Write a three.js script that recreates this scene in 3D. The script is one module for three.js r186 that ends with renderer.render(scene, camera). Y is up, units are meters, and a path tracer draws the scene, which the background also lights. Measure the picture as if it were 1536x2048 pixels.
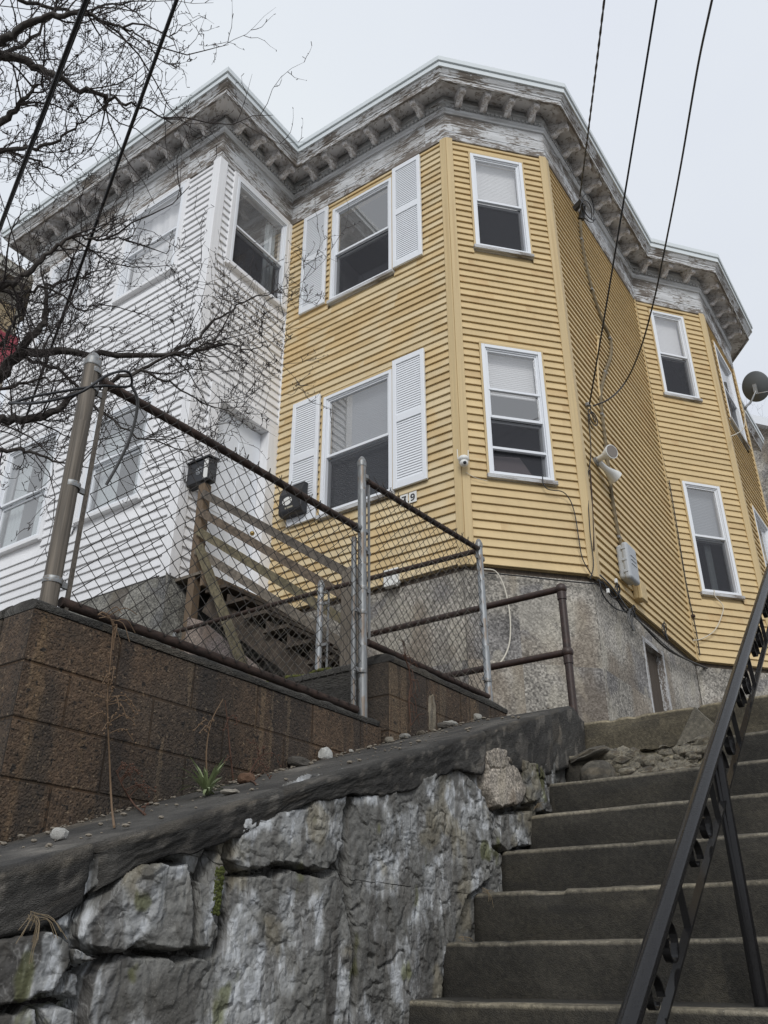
import * as THREE from 'three';
import { mergeGeometries } from 'three/addons/utils/BufferGeometryUtils.js';
import { RoundedBoxGeometry } from 'three/addons/geometries/RoundedBoxGeometry.js';
import { FontLoader } from 'three/addons/loaders/FontLoader.js';
import { TextGeometry } from 'three/addons/geometries/TextGeometry.js';

// ---------- camera, sky, sun, exposure ----------
// X runs along the house fronts, Z points from the house to the street; y = 0 is eye height.
const scene = new THREE.Scene();
const F = 1720, PSI = 34.83 * Math.PI / 180, PITCH = 27.708 * Math.PI / 180;
const cps = Math.cos(PSI), sps = Math.sin(PSI), cpi = Math.cos(PITCH), spi = Math.sin(PITCH);
const camera = new THREE.PerspectiveCamera(2 * Math.atan(1024 / F) * 180 / Math.PI, 0.75, 0.05, 900);
camera.position.set(0, 0, 0);
camera.lookAt(-sps * cpi * 10, spi * 10, -cps * cpi * 10);
const renderer = new THREE.WebGLRenderer({ antialias: true });
renderer.toneMapping = THREE.LinearToneMapping;
renderer.toneMappingExposure = 1.14;
renderer.shadowMap.enabled = true;
const sun = new THREE.DirectionalLight(new THREE.Color(1, 0.985, 0.965), 1.5);
sun.position.set(7, 17, 10); sun.target.position.set(-4, 3, -7);
sun.castShadow = true; sun.shadow.radius = 45; sun.shadow.mapSize.set(2048, 2048);
{ const c = sun.shadow.camera; c.left = -22; c.right = 22; c.top = 22; c.bottom = -22; c.near = 1; c.far = 70; }
scene.add(sun, sun.target);

// ---------- noise ----------
function rng(seed) { let a = seed >>> 0; return () => { a = (a + 0x6D2B79F5) | 0; let t = Math.imul(a ^ (a >>> 15), 1 | a); t = (t + Math.imul(t ^ (t >>> 7), 61 | t)) ^ t; return ((t ^ (t >>> 14)) >>> 0) / 4294967296; }; }
function h2(x, y) { let h = Math.imul(x | 0, 374761393) + Math.imul(y | 0, 668265263); h = Math.imul(h ^ (h >>> 13), 1274126177); return ((h ^ (h >>> 16)) >>> 0) / 4294967296; }
function vn(x, y) { const i = Math.floor(x), j = Math.floor(y); let u = x - i, v = y - j; u = u * u * (3 - 2 * u); v = v * v * (3 - 2 * v);
  const a = h2(i, j), b = h2(i + 1, j), c = h2(i, j + 1), d = h2(i + 1, j + 1); return a + (b - a) * u + (c - a) * v + (a - b - c + d) * u * v; }
function fbm(x, y, o = 4) { let s = 0, a = 0.5, n = 0; for (let k = 0; k < o; k++) { s += a * vn(x, y); n += a; a *= 0.5; x = x * 2.03 + 17.3; y = y * 2.03 + 9.1; } return s / n; }
const cl = (x, a = 0, b = 1) => x < a ? a : x > b ? b : x;
const ss = (a, b, x) => { const t = cl((x - a) / (b - a)); return t * t * (3 - 2 * t); };
const mix = (a, b, t) => a + (b - a) * t;
const mix3 = (a, b, t) => [a[0] + (b[0] - a[0]) * t, a[1] + (b[1] - a[1]) * t, a[2] + (b[2] - a[2]) * t];

// overcast sky: air and cloud only
{
  const w = 512, h = 256, d = new Float32Array(w * h * 4);
  for (let j = 0; j < h; j++) for (let i = 0; i < w; i++) {
    const el = (j + 0.5) / h * Math.PI - Math.PI / 2, az = i / w * Math.PI * 2, ce = Math.cos(el);
    const x = Math.cos(az) * ce, z = Math.sin(az) * ce, y = Math.max(0.12, Math.sin(el) + 0.25);
    const n = fbm(x / y * 1.6 + 40, z / y * 1.6 + 11, 5) - 0.5;
    const b = 0.635 + 0.09 * Math.max(0, Math.sin(el)) + n * 0.14, k = (j * w + i) * 4;
    const g = Math.sin(el) < 0 ? 0.45 : 1;
    d[k] = b * 0.935 * g; d[k + 1] = b * 0.99 * g; d[k + 2] = b * (1.08 - n * 0.12) * g; d[k + 3] = 1;
  }
  const t = new THREE.DataTexture(d, w, h, THREE.RGBAFormat, THREE.FloatType);
  t.mapping = THREE.EquirectangularReflectionMapping; t.magFilter = t.minFilter = THREE.LinearFilter; t.wrapS = THREE.RepeatWrapping; t.needsUpdate = true;
  scene.background = t; scene.environment = t;
}

// ---------- helpers ----------
const V = (x, y, z) => new THREE.Vector3(x, y, z);
function rayDir(px, py) { const a = (px - 768) / F, b = (1024 - py) / F;
  return V(-sps * cpi + cps * a + sps * spi * b, spi + cpi * b, -cps * cpi - sps * a + cps * spi * b); }
const at = (px, py, d) => rayDir(px, py).normalize().multiplyScalar(d);
const onX = (px, py, X) => { const r = rayDir(px, py); return r.multiplyScalar(X / r.x); };
const onZ = (px, py, Z) => { const r = rayDir(px, py); return r.multiplyScalar(Z / r.z); };
const onY = (px, py, Y) => { const r = rayDir(px, py); return r.multiplyScalar(Y / r.y); };
const used = {};
function numbered(n) { if (!(n in used)) { used[n] = 0; return n; } used[n]++; return n + '_' + String(used[n]).padStart(3, '0'); }
function M(name, geo, mat, parent) { const m = new THREE.Mesh(geo, mat); m.name = parent ? name : numbered(name); m.castShadow = m.receiveShadow = true; (parent || scene).add(m); return m; }
function tag(o, label, category, group, kind) { o.userData.label = label; if (category) o.userData.category = category; if (group) o.userData.group = group; if (kind) o.userData.kind = kind; return o; }
function thing(name, label, category, group) { const g = new THREE.Group(); g.name = numbered(name); scene.add(g); return tag(g, label, category, group); }
function struct(name, geo, mat, label) { const m = M(name, geo, mat); m.userData.kind = 'structure'; if (label) m.userData.label = label; return m; }
function stuff(m) { m.userData.kind = 'stuff'; return m; }
function bx(sx, sy, sz, x = 0, y = 0, z = 0, r = 0) { const g = r ? new RoundedBoxGeometry(sx, sy, sz, 1, r) : new THREE.BoxGeometry(sx, sy, sz); g.translate(x, y, z); return g; }
function bxm(x0, x1, y0, y1, z0, z1, r = 0) { return bx(x1 - x0, y1 - y0, z1 - z0, (x0 + x1) / 2, (y0 + y1) / 2, (z0 + z1) / 2, r); }
function mg(list) { return mergeGeometries(list.map(g => { const q = g.index ? g.toNonIndexed() : g; for (const k of Object.keys(q.attributes)) if (!['position', 'normal', 'uv'].includes(k)) q.deleteAttribute(k); return q; })); }
function geoFrom(pos, uv, idx) { const g = new THREE.BufferGeometry(); g.setAttribute('position', new THREE.Float32BufferAttribute(pos, 3)); g.setAttribute('uv', new THREE.Float32BufferAttribute(uv, 2)); g.setIndex(idx); g.computeVertexNormals(); return g; }
// tube through points, r a number or a function of t
function tube(pts, r, rad = 6, caps = true) {
  const n = pts.length, pos = [], nor = [], uv = [], idx = [], R = typeof r === 'function' ? r : () => r;
  let t = V(), u = V(), v = V(), len = 0;
  for (let i = 0; i < n; i++) {
    t.subVectors(pts[Math.min(n - 1, i + 1)], pts[Math.max(0, i - 1)]).normalize();
    if (i === 0) { u.set(0, 1, 0); if (Math.abs(t.y) > 0.9) u.set(1, 0, 0); }
    u.addScaledVector(t, -u.dot(t)).normalize(); v.crossVectors(t, u);
    if (i) len += pts[i].distanceTo(pts[i - 1]);
    const rr = R(i / (n - 1));
    for (let k = 0; k <= rad; k++) { const a = k / rad * Math.PI * 2, c = Math.cos(a), s = Math.sin(a);
      const nx = u.x * c + v.x * s, ny = u.y * c + v.y * s, nz = u.z * c + v.z * s;
      pos.push(pts[i].x + nx * rr, pts[i].y + ny * rr, pts[i].z + nz * rr); nor.push(nx, ny, nz); uv.push(k / rad * Math.PI * 2 * 0.05, len); }
  }
  const q = rad + 1;
  for (let i = 0; i < n - 1; i++) for (let k = 0; k < rad; k++) { const a = i * q + k; idx.push(a, a + 1, a + q, a + 1, a + q + 1, a + q); }
  if (caps) for (const e of [0, n - 1]) { const d = V().subVectors(pts[e], pts[e ? n - 2 : 1]).normalize(), b = pos.length / 3;
    for (let k = 0; k <= rad; k++) { const s = (e * q + k) * 3; pos.push(pos[s], pos[s + 1], pos[s + 2]); nor.push(d.x, d.y, d.z); uv.push(0, 0); }
    for (let k = 1; k < rad - 0; k++) e ? idx.push(b, b + k, b + k + 1) : idx.push(b, b + k + 1, b + k); }
  const g = new THREE.BufferGeometry(); g.setAttribute('position', new THREE.Float32BufferAttribute(pos, 3)); g.setAttribute('normal', new THREE.Float32BufferAttribute(nor, 3)); g.setAttribute('uv', new THREE.Float32BufferAttribute(uv, 2)); g.setIndex(idx); return g;
}
const smooth = (pts, n = 24) => new THREE.CatmullRomCurve3(pts, false, 'centripetal').getPoints(n);
function bar(a, b, w, h, up = V(0, 1, 0)) { // rectangular bar from a to b
  const d = V().subVectors(b, a), L = d.length(); d.normalize(); const s = V().crossVectors(d, up).normalize(), u = V().crossVectors(s, d);
  const g = new THREE.BoxGeometry(L, h, w); g.applyMatrix4(new THREE.Matrix4().makeBasis(d, u, s).setPosition((a.x + b.x) / 2, (a.y + b.y) / 2, (a.z + b.z) / 2)); return g; }
// ring-noise lump (stones)
function lump(r, sx, sy, sz, seed, det = 2) { const g = new THREE.IcosahedronGeometry(1, det), p = g.attributes.position;
  for (let i = 0; i < p.count; i++) { const x = p.getX(i), y = p.getY(i), z = p.getZ(i); const k = 0.72 + 0.5 * fbm(x * 1.4 + seed * 7.7 + 5, y * 1.4 + z * 1.9 + seed * 3.1 + 5, 3); const q = t => Math.sign(t) * Math.pow(Math.abs(t), 0.75);
    p.setXYZ(i, q(x) * k * r * sx, q(y) * k * r * sy, q(z) * k * r * sz); }
  g.computeVertexNormals(); return g; }

// ---------- textures ----------
function tex(w, h, fn, srgb = true) { const d = new Uint8Array(w * h * 4);
  for (let j = 0; j < h; j++) for (let i = 0; i < w; i++) { const c = fn(i / w, j / h, i, j), k = (j * w + i) * 4; d[k] = cl(c[0], 0, 255); d[k + 1] = cl(c[1], 0, 255); d[k + 2] = cl(c[2], 0, 255); d[k + 3] = 255; }
  const t = new THREE.DataTexture(d, w, h); t.wrapS = t.wrapT = THREE.RepeatWrapping; t.magFilter = THREE.LinearFilter; t.minFilter = THREE.LinearMipmapLinearFilter; t.generateMipmaps = true; if (srgb) t.colorSpace = THREE.SRGBColorSpace; t.needsUpdate = true; return t; }
function rep(t, sx, sy) { const c = t.clone(); c.repeat.set(1 / sx, 1 / sy); c.needsUpdate = true; return c; }
const mat = (o) => new THREE.MeshStandardMaterial(Object.assign({ roughness: 0.75, side: THREE.DoubleSide }, o));
const rgb = (r, g, b) => new THREE.Color(`rgb(${r},${g},${b})`);

const T = {};
T.yellow = tex(512, 512, (u, v) => { const n = fbm(u * 5, v * 9, 4), s = fbm(u * 60, v * 5, 3), g = fbm(u * 40, v * 220, 2); const k = 0.93 + 0.10 * n + 0.03 * (s - 0.5) + 0.03 * (g - 0.5); const st = ss(0.60, 0.78, fbm(u * 9 + 3, v * 3 + 8, 4));
  return mix3([209 * k, 185 * k, 139 * k], [200 * k, 171 * k, 124 * k], st * 0.7); });
T.white = tex(512, 512, (u, v) => { const n = fbm(u * 6, v * 12, 4), s = fbm(u * 70, v * 4, 3); const k = 0.965 + 0.05 * n + 0.03 * (s - 0.5); return [234 * k, 234 * k, 235 * k]; });
const peel = (amt, seed) => tex(1024, 512, (u, v) => {
  const a = fbm(u * 34 + seed, v * 70, 4), b = fbm(u * 7 + seed * 2, v * 5, 3), c = fbm(u * 50, v * 260 + seed, 3);
  const w = fbm(u * 18, v * 240, 3);
  let p = ss(-0.035, 0.035, a * 0.5 + c * 0.5 - (amt + (b - 0.5) * 0.75));
  const wood = mix3([92, 86, 80], [142, 133, 124], w), paint = mix3([186, 187, 187], [214, 216, 218], fbm(u * 12, v * 12, 3));
  const c1 = mix3(wood, paint, p), dirt = ss(0.45, 0.8, fbm(u * 5 + 9, v * 9 + seed, 4));
  return mix3(c1, [118, 112, 106], dirt * 0.35); });
T.peelHeavy = peel(0.50, 3); T.peelLight = peel(0.42, 31); T.peelTrim = peel(0.27, 57);
T.yellowFaded = tex(512, 512, (u, v) => { const n = fbm(u * 5, v * 9, 4), s = fbm(u * 60, v * 5, 3), f = ss(0.44, 0.62, fbm(u * 3 + 5, v * 2.5 + 2, 4)), k = 0.93 + 0.10 * n + 0.03 * (s - 0.5); return mix3([207 * k, 182 * k, 136 * k], [215 * k, 198 * k, 162 * k], f * 0.8); });
T.peelBump = tex(512, 256, (u, v) => { const a = fbm(u * 26 + 3, v * 34, 4), c = fbm(u * 60, v * 190 + 3, 3); const p = 90 + 130 * ss(-0.06, 0.06, a * 0.6 + c * 0.4 - 0.48) + 30 * (fbm(u * 18, v * 240, 2) - 0.5); return [p, p, p]; }, false);
T.soffit = tex(512, 512, (u, v) => { const n = fbm(u * 6, v * 6, 5), s = ss(0.52, 0.7, fbm(u * 13 + 4, v * 13, 5)), k = 0.82 + 0.25 * n; const f = ss(0.66, 0.72, fbm(u * 40, v * 40, 3)); return mix3(mix3([222 * k, 220 * k, 220 * k], [156, 148, 142], s * 0.6), [110, 102, 94], f * 0.55); });
T.found = tex(1024, 1024, (u, v) => { const n = fbm(u * 6, v * 6, 5), f = fbm(u * 150, v * 150, 2), sp = h2(u * 1024, v * 1024), big = ss(0.46, 0.56, fbm(u * 3.4 + 2, v * 4.5 + 7, 2)), mor = ss(0.60, 0.66, fbm(u * 9, v * 5 + 33, 4));
  let k = 0.70 + 0.38 * n + 0.75 * (f - 0.5) + 0.16 * (sp - 0.5); const c = mix3([166 * k, 161 * k, 152 * k], [136 * k, 133 * k, 130 * k], big); const lg = mix3(c, [176 * (0.8 + 0.3 * f), 170 * (0.8 + 0.3 * f), 156 * (0.8 + 0.3 * f)], mor * 0.55); const br = ss(0.58, 0.75, fbm(u * 4 + 50, v * 2.2, 4)); return mix3(lg, [112, 98, 82], br * 0.45); });
T.foundB = tex(512, 512, (u, v) => { const f = fbm(u * 75, v * 75, 3), n = fbm(u * 8, v * 8, 3); const k = 255 * (0.5 * f + 0.5 * n); return [k, k, k]; }, false);
T.grain = tex(512, 512, (u, v) => { const k = 255 * fbm(u * 90, v * 90, 3); return [k, k, k]; }, false);
T.grit = tex(512, 512, (u, v, x, y) => { const k = 255 * (0.5 * fbm(u * 170, v * 170, 2) + 0.3 * fbm(u * 30, v * 30, 3) + 0.2 * h2(x, y)); return [k, k, k]; }, false);
// block wall: u over 5 m along Z, v over 2 m of height
T.block = tex(2048, 1024, (u, v, x, y) => {
  const zz = u * 5, yy = v * 2; // metres
  const n = fbm(zz * 3, yy * 3, 5), f = fbm(zz * 90, yy * 90, 2), m = fbm(zz * 24, yy * 24, 3);
  let k = 0.72 + 0.5 * n + 0.5 * (f - 0.5) + 0.25 * (m - 0.5);
  let c = mix3([80 * k, 65 * k, 51 * k], [68 * k, 58 * k, 48 * k], ss(0.42, 0.62, fbm(zz * 1.4 + 3, yy * 1.2, 3)));
  const och = ss(0.58, 0.75, fbm(zz * 5 + 9, yy * 0.8, 3)); c = mix3(c, [112 * k, 92 * k, 64 * k], och * 0.45);
  const st = ss(0.55, 0.68, fbm(zz * 6.5 + 20, yy * 0.55 + 3, 3)); c = mix3(c, [42, 39, 37], st * 0.5);
  const ef = ss(0.655, 0.68, fbm(zz * 16 + 4, yy * 0.9 + 40, 3)); c = mix3(c, [140, 120, 92], ef * 0.3);
  const sp = vn(zz * 150 + 7, yy * 150), sp2 = vn(zz * 95 + 77, yy * 95 + 5); c = mix3(c, [168, 150, 122], ss(0.84, 0.95, sp) * 0.5); c = mix3(c, [22, 20, 18], ss(0.80, 0.92, sp2) * 0.75);
  const top = ss(0.6, 0.75, fbm(zz * 2.2 + 70, yy * 3, 4)); return mix3(c, [56, 51, 45], top * 0.35); });
T.blockB = tex(1024, 1024, (u, v, x, y) => { const p = fbm(u * 110, v * 110, 2), q = fbm(u * 34, v * 34, 3); const k = 255 * cl(0.15 + 0.6 * p + 0.35 * q); return [k, k, k]; }, false);
// parged rubble wall: u over 4 m, v over 2 m
T.parge = tex(2048, 1024, (u, v, x, y) => {
  const zz = u * 4, yy = v * 2; const wz = zz + 0.05 * fbm(zz * 7, yy * 7, 3);
  const n = fbm(zz * 3.2, yy * 3.2, 5), f = fbm(zz * 60, yy * 60, 3);
  const lime = ss(0.48, 0.62, fbm(wz * 8 + 5, yy * 6 + 8, 6)), lime2 = ss(0.50, 0.60, fbm(wz * 30, yy * 18, 5));
  const str = ss(0.56, 0.62, fbm(wz * 7 + 33, yy * 1.7 + 3, 5)) * ss(0.40, 0.58, fbm(zz * 2 + 7, yy * 3 + 70, 3)), str2 = ss(0.52, 0.64, fbm(wz * 20 + 33, yy * 5 + 13, 4));
  let k = 0.75 + 0.45 * n + 0.28 * (f - 0.5);
  let c = [112 * k, 111 * k, 107 * k];
  c = mix3(c, [176, 178, 179], lime * 0.62); c = mix3(c, [202, 205, 208], lime * lime2 * 0.6);
  c = mix3(c, [62, 59, 55], str * 0.78); c = mix3(c, [78, 75, 70], str2 * 0.5); const vein = Math.abs(fbm(wz * 6 + 3, yy * 5 + 44, 5) - 0.5); c = mix3(c, [44, 42, 39], ss(0.008, 0.002, vein) * 0.35); const vein2 = Math.abs(fbm(wz * 13 + 30, yy * 11 + 4, 4) - 0.5); c = mix3(c, [208, 208, 204], ss(0.02, 0.004, vein2) * 0.3 * lime);
  const tan = ss(0.62, 0.74, fbm(zz * 5 + 80, yy * 5, 4)); c = mix3(c, [126, 116, 92], tan * 0.45);
  const moss = ss(0.70, 0.78, fbm(zz * 6 + 11, yy * 5 + 60, 4)); c = mix3(c, [78, 80, 42], moss * 0.6);
  const sp = h2(x, y); if (sp > 0.99) c = mix3(c, [210, 208, 200], 0.4); return c; });
T.pargeB = tex(1024, 512, (u, v) => { const a = fbm(u * 40, v * 30, 4), e = Math.abs(fbm(u * 14, v * 9, 4) - 0.5); const k = 255 * cl(0.45 * a + 0.9 * Math.min(e, 0.12) / 0.12 * 0.5 + 0.12 * fbm(u * 240, v * 120, 2)); return [k, k, k]; }, false);
T.coping = tex(1024, 512, (u, v, x, y) => { const n = fbm(u * 8, v * 8, 5), f = fbm(u * 120, v * 60, 2); let k = 0.66 + 0.5 * n + 0.3 * (f - 0.5); let c = [150 * k, 147 * k, 142 * k]; const t = ss(0.56, 0.72, fbm(u * 5 + 8, v * 6, 4)); c = mix3(c, [172, 160, 142], t * 0.5); const d = ss(0.5, 0.7, fbm(u * 9 + 60, v * 3, 4)); c = mix3(c, [88, 86, 84], d * 0.6); if (h2(x, y) > 0.992) c = mix3(c, [255, 250, 240], 0.5); return c; });
T.step = tex(1024, 512, (u, v, x, y) => { const n = fbm(u * 7, v * 7, 5), f = fbm(u * 170, v * 85, 2); let k = 0.70 + 0.42 * n + 0.42 * (f - 0.5); let c = [150 * k, 143 * k, 127 * k]; const t = ss(0.52, 0.72, fbm(u * 5 + 30, v * 5, 4)); c = mix3(c, [172 * k, 162 * k, 138 * k], t * 0.6); const d = ss(0.55, 0.72, fbm(u * 4 + 60, v * 9, 4)); c = mix3(c, [108, 104, 97], d * 0.6); if (h2(x, y) > 0.9965) c = mix3(c, [255, 250, 240], 0.8); return c; });
T.wood = tex(256, 512, (u, v) => { const g = fbm(u * 34 + fbm(u * 4, v * 3, 2) * 2, v * 4, 4), n = fbm(u * 5, v * 7, 3); const k = 0.62 + 0.55 * g + 0.2 * (n - 0.5); return [124 * k, 115 * k, 103 * k]; });
T.galv = tex(256, 256, (u, v) => { const n = fbm(u * 8, v * 5, 4), f = fbm(u * 60, v * 20, 3), r = ss(0.56, 0.70, fbm(u * 9 + 30, v * 6 + 5, 4)); const k = 0.75 + 0.3 * n + 0.2 * (f - 0.5); return mix3([150 * k, 152 * k, 152 * k], [120, 100, 82], r * 0.55); });
T.rust = tex(256, 256, (u, v) => { const n = fbm(u * 9, v * 14, 4), f = fbm(u * 60, v * 60, 2); const k = 0.6 + 0.6 * n + 0.35 * (f - 0.5); return [70 * k, 54 * k, 46 * k]; });
T.bark = tex(256, 512, (u, v) => { const n = fbm(u * 14, v * 30, 4); const k = 0.5 + 0.8 * n; const l = ss(0.6, 0.7, fbm(u * 8 + 40, v * 9, 3)); return mix3([66 * k, 60 * k, 56 * k], [128, 128, 124], l * 0.4); });
T.ground = tex(512, 512, (u, v) => { const k = 0.7 + 0.4 * fbm(u * 30, v * 30, 4); return [150 * k, 148 * k, 144 * k]; });
T.drops = tex(512, 512, (u, v) => { const a = fbm(u * 46, v * 34, 2); const k = 255 * (0.25 + 0.75 * ss(0.55, 0.70, a)); return [k, k, k]; }, false);

const mt = {
  yellow: [1, 0.965, 1.03, 0.985].map(k => mat({ map: T.yellow, color: new THREE.Color(k, k, k), roughness: 0.55 })),
  yellowFaded: [1, 0.965, 1.02, 0.985].map(k => mat({ map: T.yellowFaded, color: new THREE.Color(Math.min(1, k), Math.min(1, k), Math.min(1, k)), roughness: 0.6 })),
  peelTrim: mat({ map: rep(T.peelTrim, 2.4, 1.2), roughness: 0.8 }),
  yellowTrim: mat({ map: T.yellow, color: new THREE.Color(0.93, 0.93, 0.92), roughness: 0.55 }),
  white: [1, 0.97, 0.985].map(k => mat({ map: T.white, color: new THREE.Color(k, k, k), roughness: 0.5 })),
  whiteTrim: mat({ map: T.white, roughness: 0.45 }),
  vinyl: mat({ color: rgb(226, 229, 233), roughness: 0.35 }),
  greyWood: mat({ map: rep(T.peelLight, 2, 1), roughness: 0.85 }),
  peelHeavy: mat({ map: rep(T.peelHeavy, 2.4, 1.2), bumpMap: rep(T.peelBump, 2.4, 1.2), bumpScale: 0.004, roughness: 0.85 }),
  peelLight: mat({ map: rep(T.peelLight, 2.4, 1.2), bumpMap: rep(T.peelBump, 2.4, 1.2), bumpScale: 0.004, roughness: 0.85 }),
  soffit: mat({ map: rep(T.soffit, 1.5, 1.5), roughness: 0.9 }),
  drip: mat({ color: rgb(214, 220, 222), roughness: 0.4 }),
  found: mat({ map: rep(T.found, 2.6, 2.6), bumpMap: rep(T.foundB, 0.9, 0.9), bumpScale: 0.014, roughness: 0.95 }),
  glass: new THREE.MeshPhysicalMaterial({ color: 0xffffff, transmission: 1, thickness: 0, ior: 2.2, metalness: 0.14, roughness: 0.012, side: THREE.DoubleSide }),
  glassLow: new THREE.MeshPhysicalMaterial({ color: 0xffffff, transmission: 1, thickness: 0, ior: 1.7, roughness: 0.02, side: THREE.DoubleSide }),
  screen: mat({ color: rgb(58, 59, 64), roughness: 0.9, transparent: true, opacity: 0.6 }),
  shade: mat({ color: rgb(214, 214, 214), roughness: 0.9 }),
  curtain: mat({ color: rgb(168, 176, 178), roughness: 0.95 }),
  dark: mat({ color: rgb(36, 36, 40), roughness: 0.95 }),
  darkWall: mat({ color: rgb(64, 60, 58), roughness: 0.95 }),
  block: mat({ map: rep(T.block, 5, 2), bumpMap: rep(T.blockB, 0.7, 0.7), bumpScale: 0.009, roughness: 0.92 }),
  mortar: mat({ map: rep(T.block, 5, 2), color: new THREE.Color(0.8, 0.74, 0.66), roughness: 1 }),
  cap: mat({ map: rep(T.coping, 2, 1), color: new THREE.Color(0.24, 0.235, 0.22), bumpMap: rep(T.blockB, 0.8, 0.8), bumpScale: 0.016, roughness: 0.95 }),
  parge: mat({ map: rep(T.parge, 4, 2), bumpMap: rep(T.pargeB, 1.6, 0.8), bumpScale: 0.015, roughness: 0.88 }),
  granite: mat({ map: rep(T.found, 1.1, 1.1), bumpMap: rep(T.grit, 0.6, 0.6), bumpScale: 0.008, color: new THREE.Color(1.12, 1.06, 1.0), roughness: 0.9 }),
  gap: mat({ color: rgb(52, 49, 45), bumpMap: rep(T.grit, 0.5, 0.5), bumpScale: 0.02, roughness: 1 }),
  coping: mat({ map: rep(T.coping, 2, 1), bumpMap: rep(T.grit, 0.7, 0.7), bumpScale: 0.013, roughness: 0.85, vertexColors: true }),
  step: mat({ map: rep(T.step, 2, 1), bumpMap: rep(T.grit, 0.5, 0.5), bumpScale: 0.006, roughness: 0.82, vertexColors: true }),
  wood: mat({ map: rep(T.wood, 0.4, 1.2), roughness: 0.9 }),
  woodBrown: mat({ map: rep(T.wood, 0.4, 1.2), color: new THREE.Color(0.95, 0.80, 0.66), roughness: 0.9 }),
  woodGreen: mat({ map: rep(T.wood, 0.4, 1.2), color: new THREE.Color(0.86, 0.86, 0.66), roughness: 0.9 }),
  woodDark: mat({ map: rep(T.wood, 0.4, 1.2), color: new THREE.Color(0.48, 0.44, 0.42), roughness: 0.95 }),
  galv: mat({ map: rep(T.galv, 0.35, 0.5), metalness: 0.55, roughness: 0.5 }),
  galvBright: mat({ map: rep(T.galv, 0.35, 0.5), color: new THREE.Color(1.25, 1.27, 1.3), metalness: 0.45, roughness: 0.5 }),
  rust: mat({ map: rep(T.rust, 0.3, 0.5), bumpMap: rep(T.grit, 0.2, 0.2), bumpScale: 0.002, roughness: 0.8, metalness: 0.1 }),
  wire: mat({ color: rgb(44, 40, 36), roughness: 0.7 }),
  wireLight: mat({ color: rgb(112, 106, 96), roughness: 0.7 }),
  iron: new THREE.MeshPhysicalMaterial({ color: rgb(20, 19, 20), roughness: 0.7, specularIntensity: 0.25, clearcoat: 0.55, clearcoatRoughness: 0.10, bumpMap: rep(T.drops, 0.30, 0.28), bumpScale: 0.002, side: THREE.DoubleSide }),
  cable: mat({ color: rgb(34, 35, 38), roughness: 0.5 }),
  cableGrey: mat({ color: rgb(88, 88, 88), roughness: 0.6 }),
  cableWhite: mat({ color: rgb(206, 200, 186), roughness: 0.6 }),
  black: mat({ color: rgb(34, 35, 39), roughness: 0.45 }),
  plasticGrey: mat({ color: rgb(172, 176, 180), roughness: 0.5 }),
  plasticWhite: mat({ color: rgb(222, 222, 218), roughness: 0.4 }),
  bark: mat({ map: rep(T.bark, 0.3, 0.6), roughness: 0.95 }),
  dry: mat({ color: rgb(112, 92, 72), roughness: 0.95 }),
  dryRed: mat({ color: rgb(86, 62, 50), roughness: 0.95 }),
  straw: mat({ color: rgb(124, 110, 88), roughness: 0.95 }),
  leaf: new THREE.MeshPhysicalMaterial({ color: rgb(128, 140, 98), roughness: 0.8, transmission: 0.25, side: THREE.DoubleSide }),
  ground: mat({ map: rep(T.ground, 3, 3), roughness: 0.95 }),
  soil: mat({ map: rep(T.coping, 2, 2), color: new THREE.Color(0.3, 0.27, 0.22), roughness: 1 }),
};

// ---------- houses ----------
const YB = 3.59, YS = 9.87;                       // siding exposure, bottom and top of siding
const PW = [[-10.76, -5.51], [-6.58, -5.51], [-6.58, -7.01]];                    // white bump-out
const PY = [[-6.58, -7.01], [-3.86, -7.01], [-2.915, -8.06], [-2.925, -11.55], [-2.10, -12.58], [-2.10, -14.5], [-2.92, -15.5], [-2.92, -19]];
function wallOf(a, b) { const L = Math.hypot(b[0] - a[0], b[1] - a[1]), tx = (b[0] - a[0]) / L, tz = (b[1] - a[1]) / L;
  const m = new THREE.Matrix4().makeBasis(V(tx, 0, tz), V(0, 1, 0), V(-tz, 0, tx)).setPosition(a[0], 0, a[1]);
  return { L, m, p: (s, y, o) => V(a[0] + tx * s - tz * o, y, a[1] + tz * s + tx * o), put: g => g.applyMatrix4(m) }; }
function shell(w, y0, y1, holes, o0 = -0.16, o1 = -0.012, s0 = 0, s1 = w.L) {
  const sh = new THREE.Shape(); sh.moveTo(s0, y0); sh.lineTo(s1, y0); sh.lineTo(s1, y1); sh.lineTo(s0, y1); sh.closePath();
  for (const h of holes) { const p = new THREE.Path(); p.moveTo(h[0], h[2]); p.lineTo(h[0], h[3]); p.lineTo(h[1], h[3]); p.lineTo(h[1], h[2]); p.closePath(); sh.holes.push(p); }
  const g = new THREE.ExtrudeGeometry(sh, { depth: o1 - o0, bevelEnabled: false }); g.translate(0, 0, o0); return w.put(g); }
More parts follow.
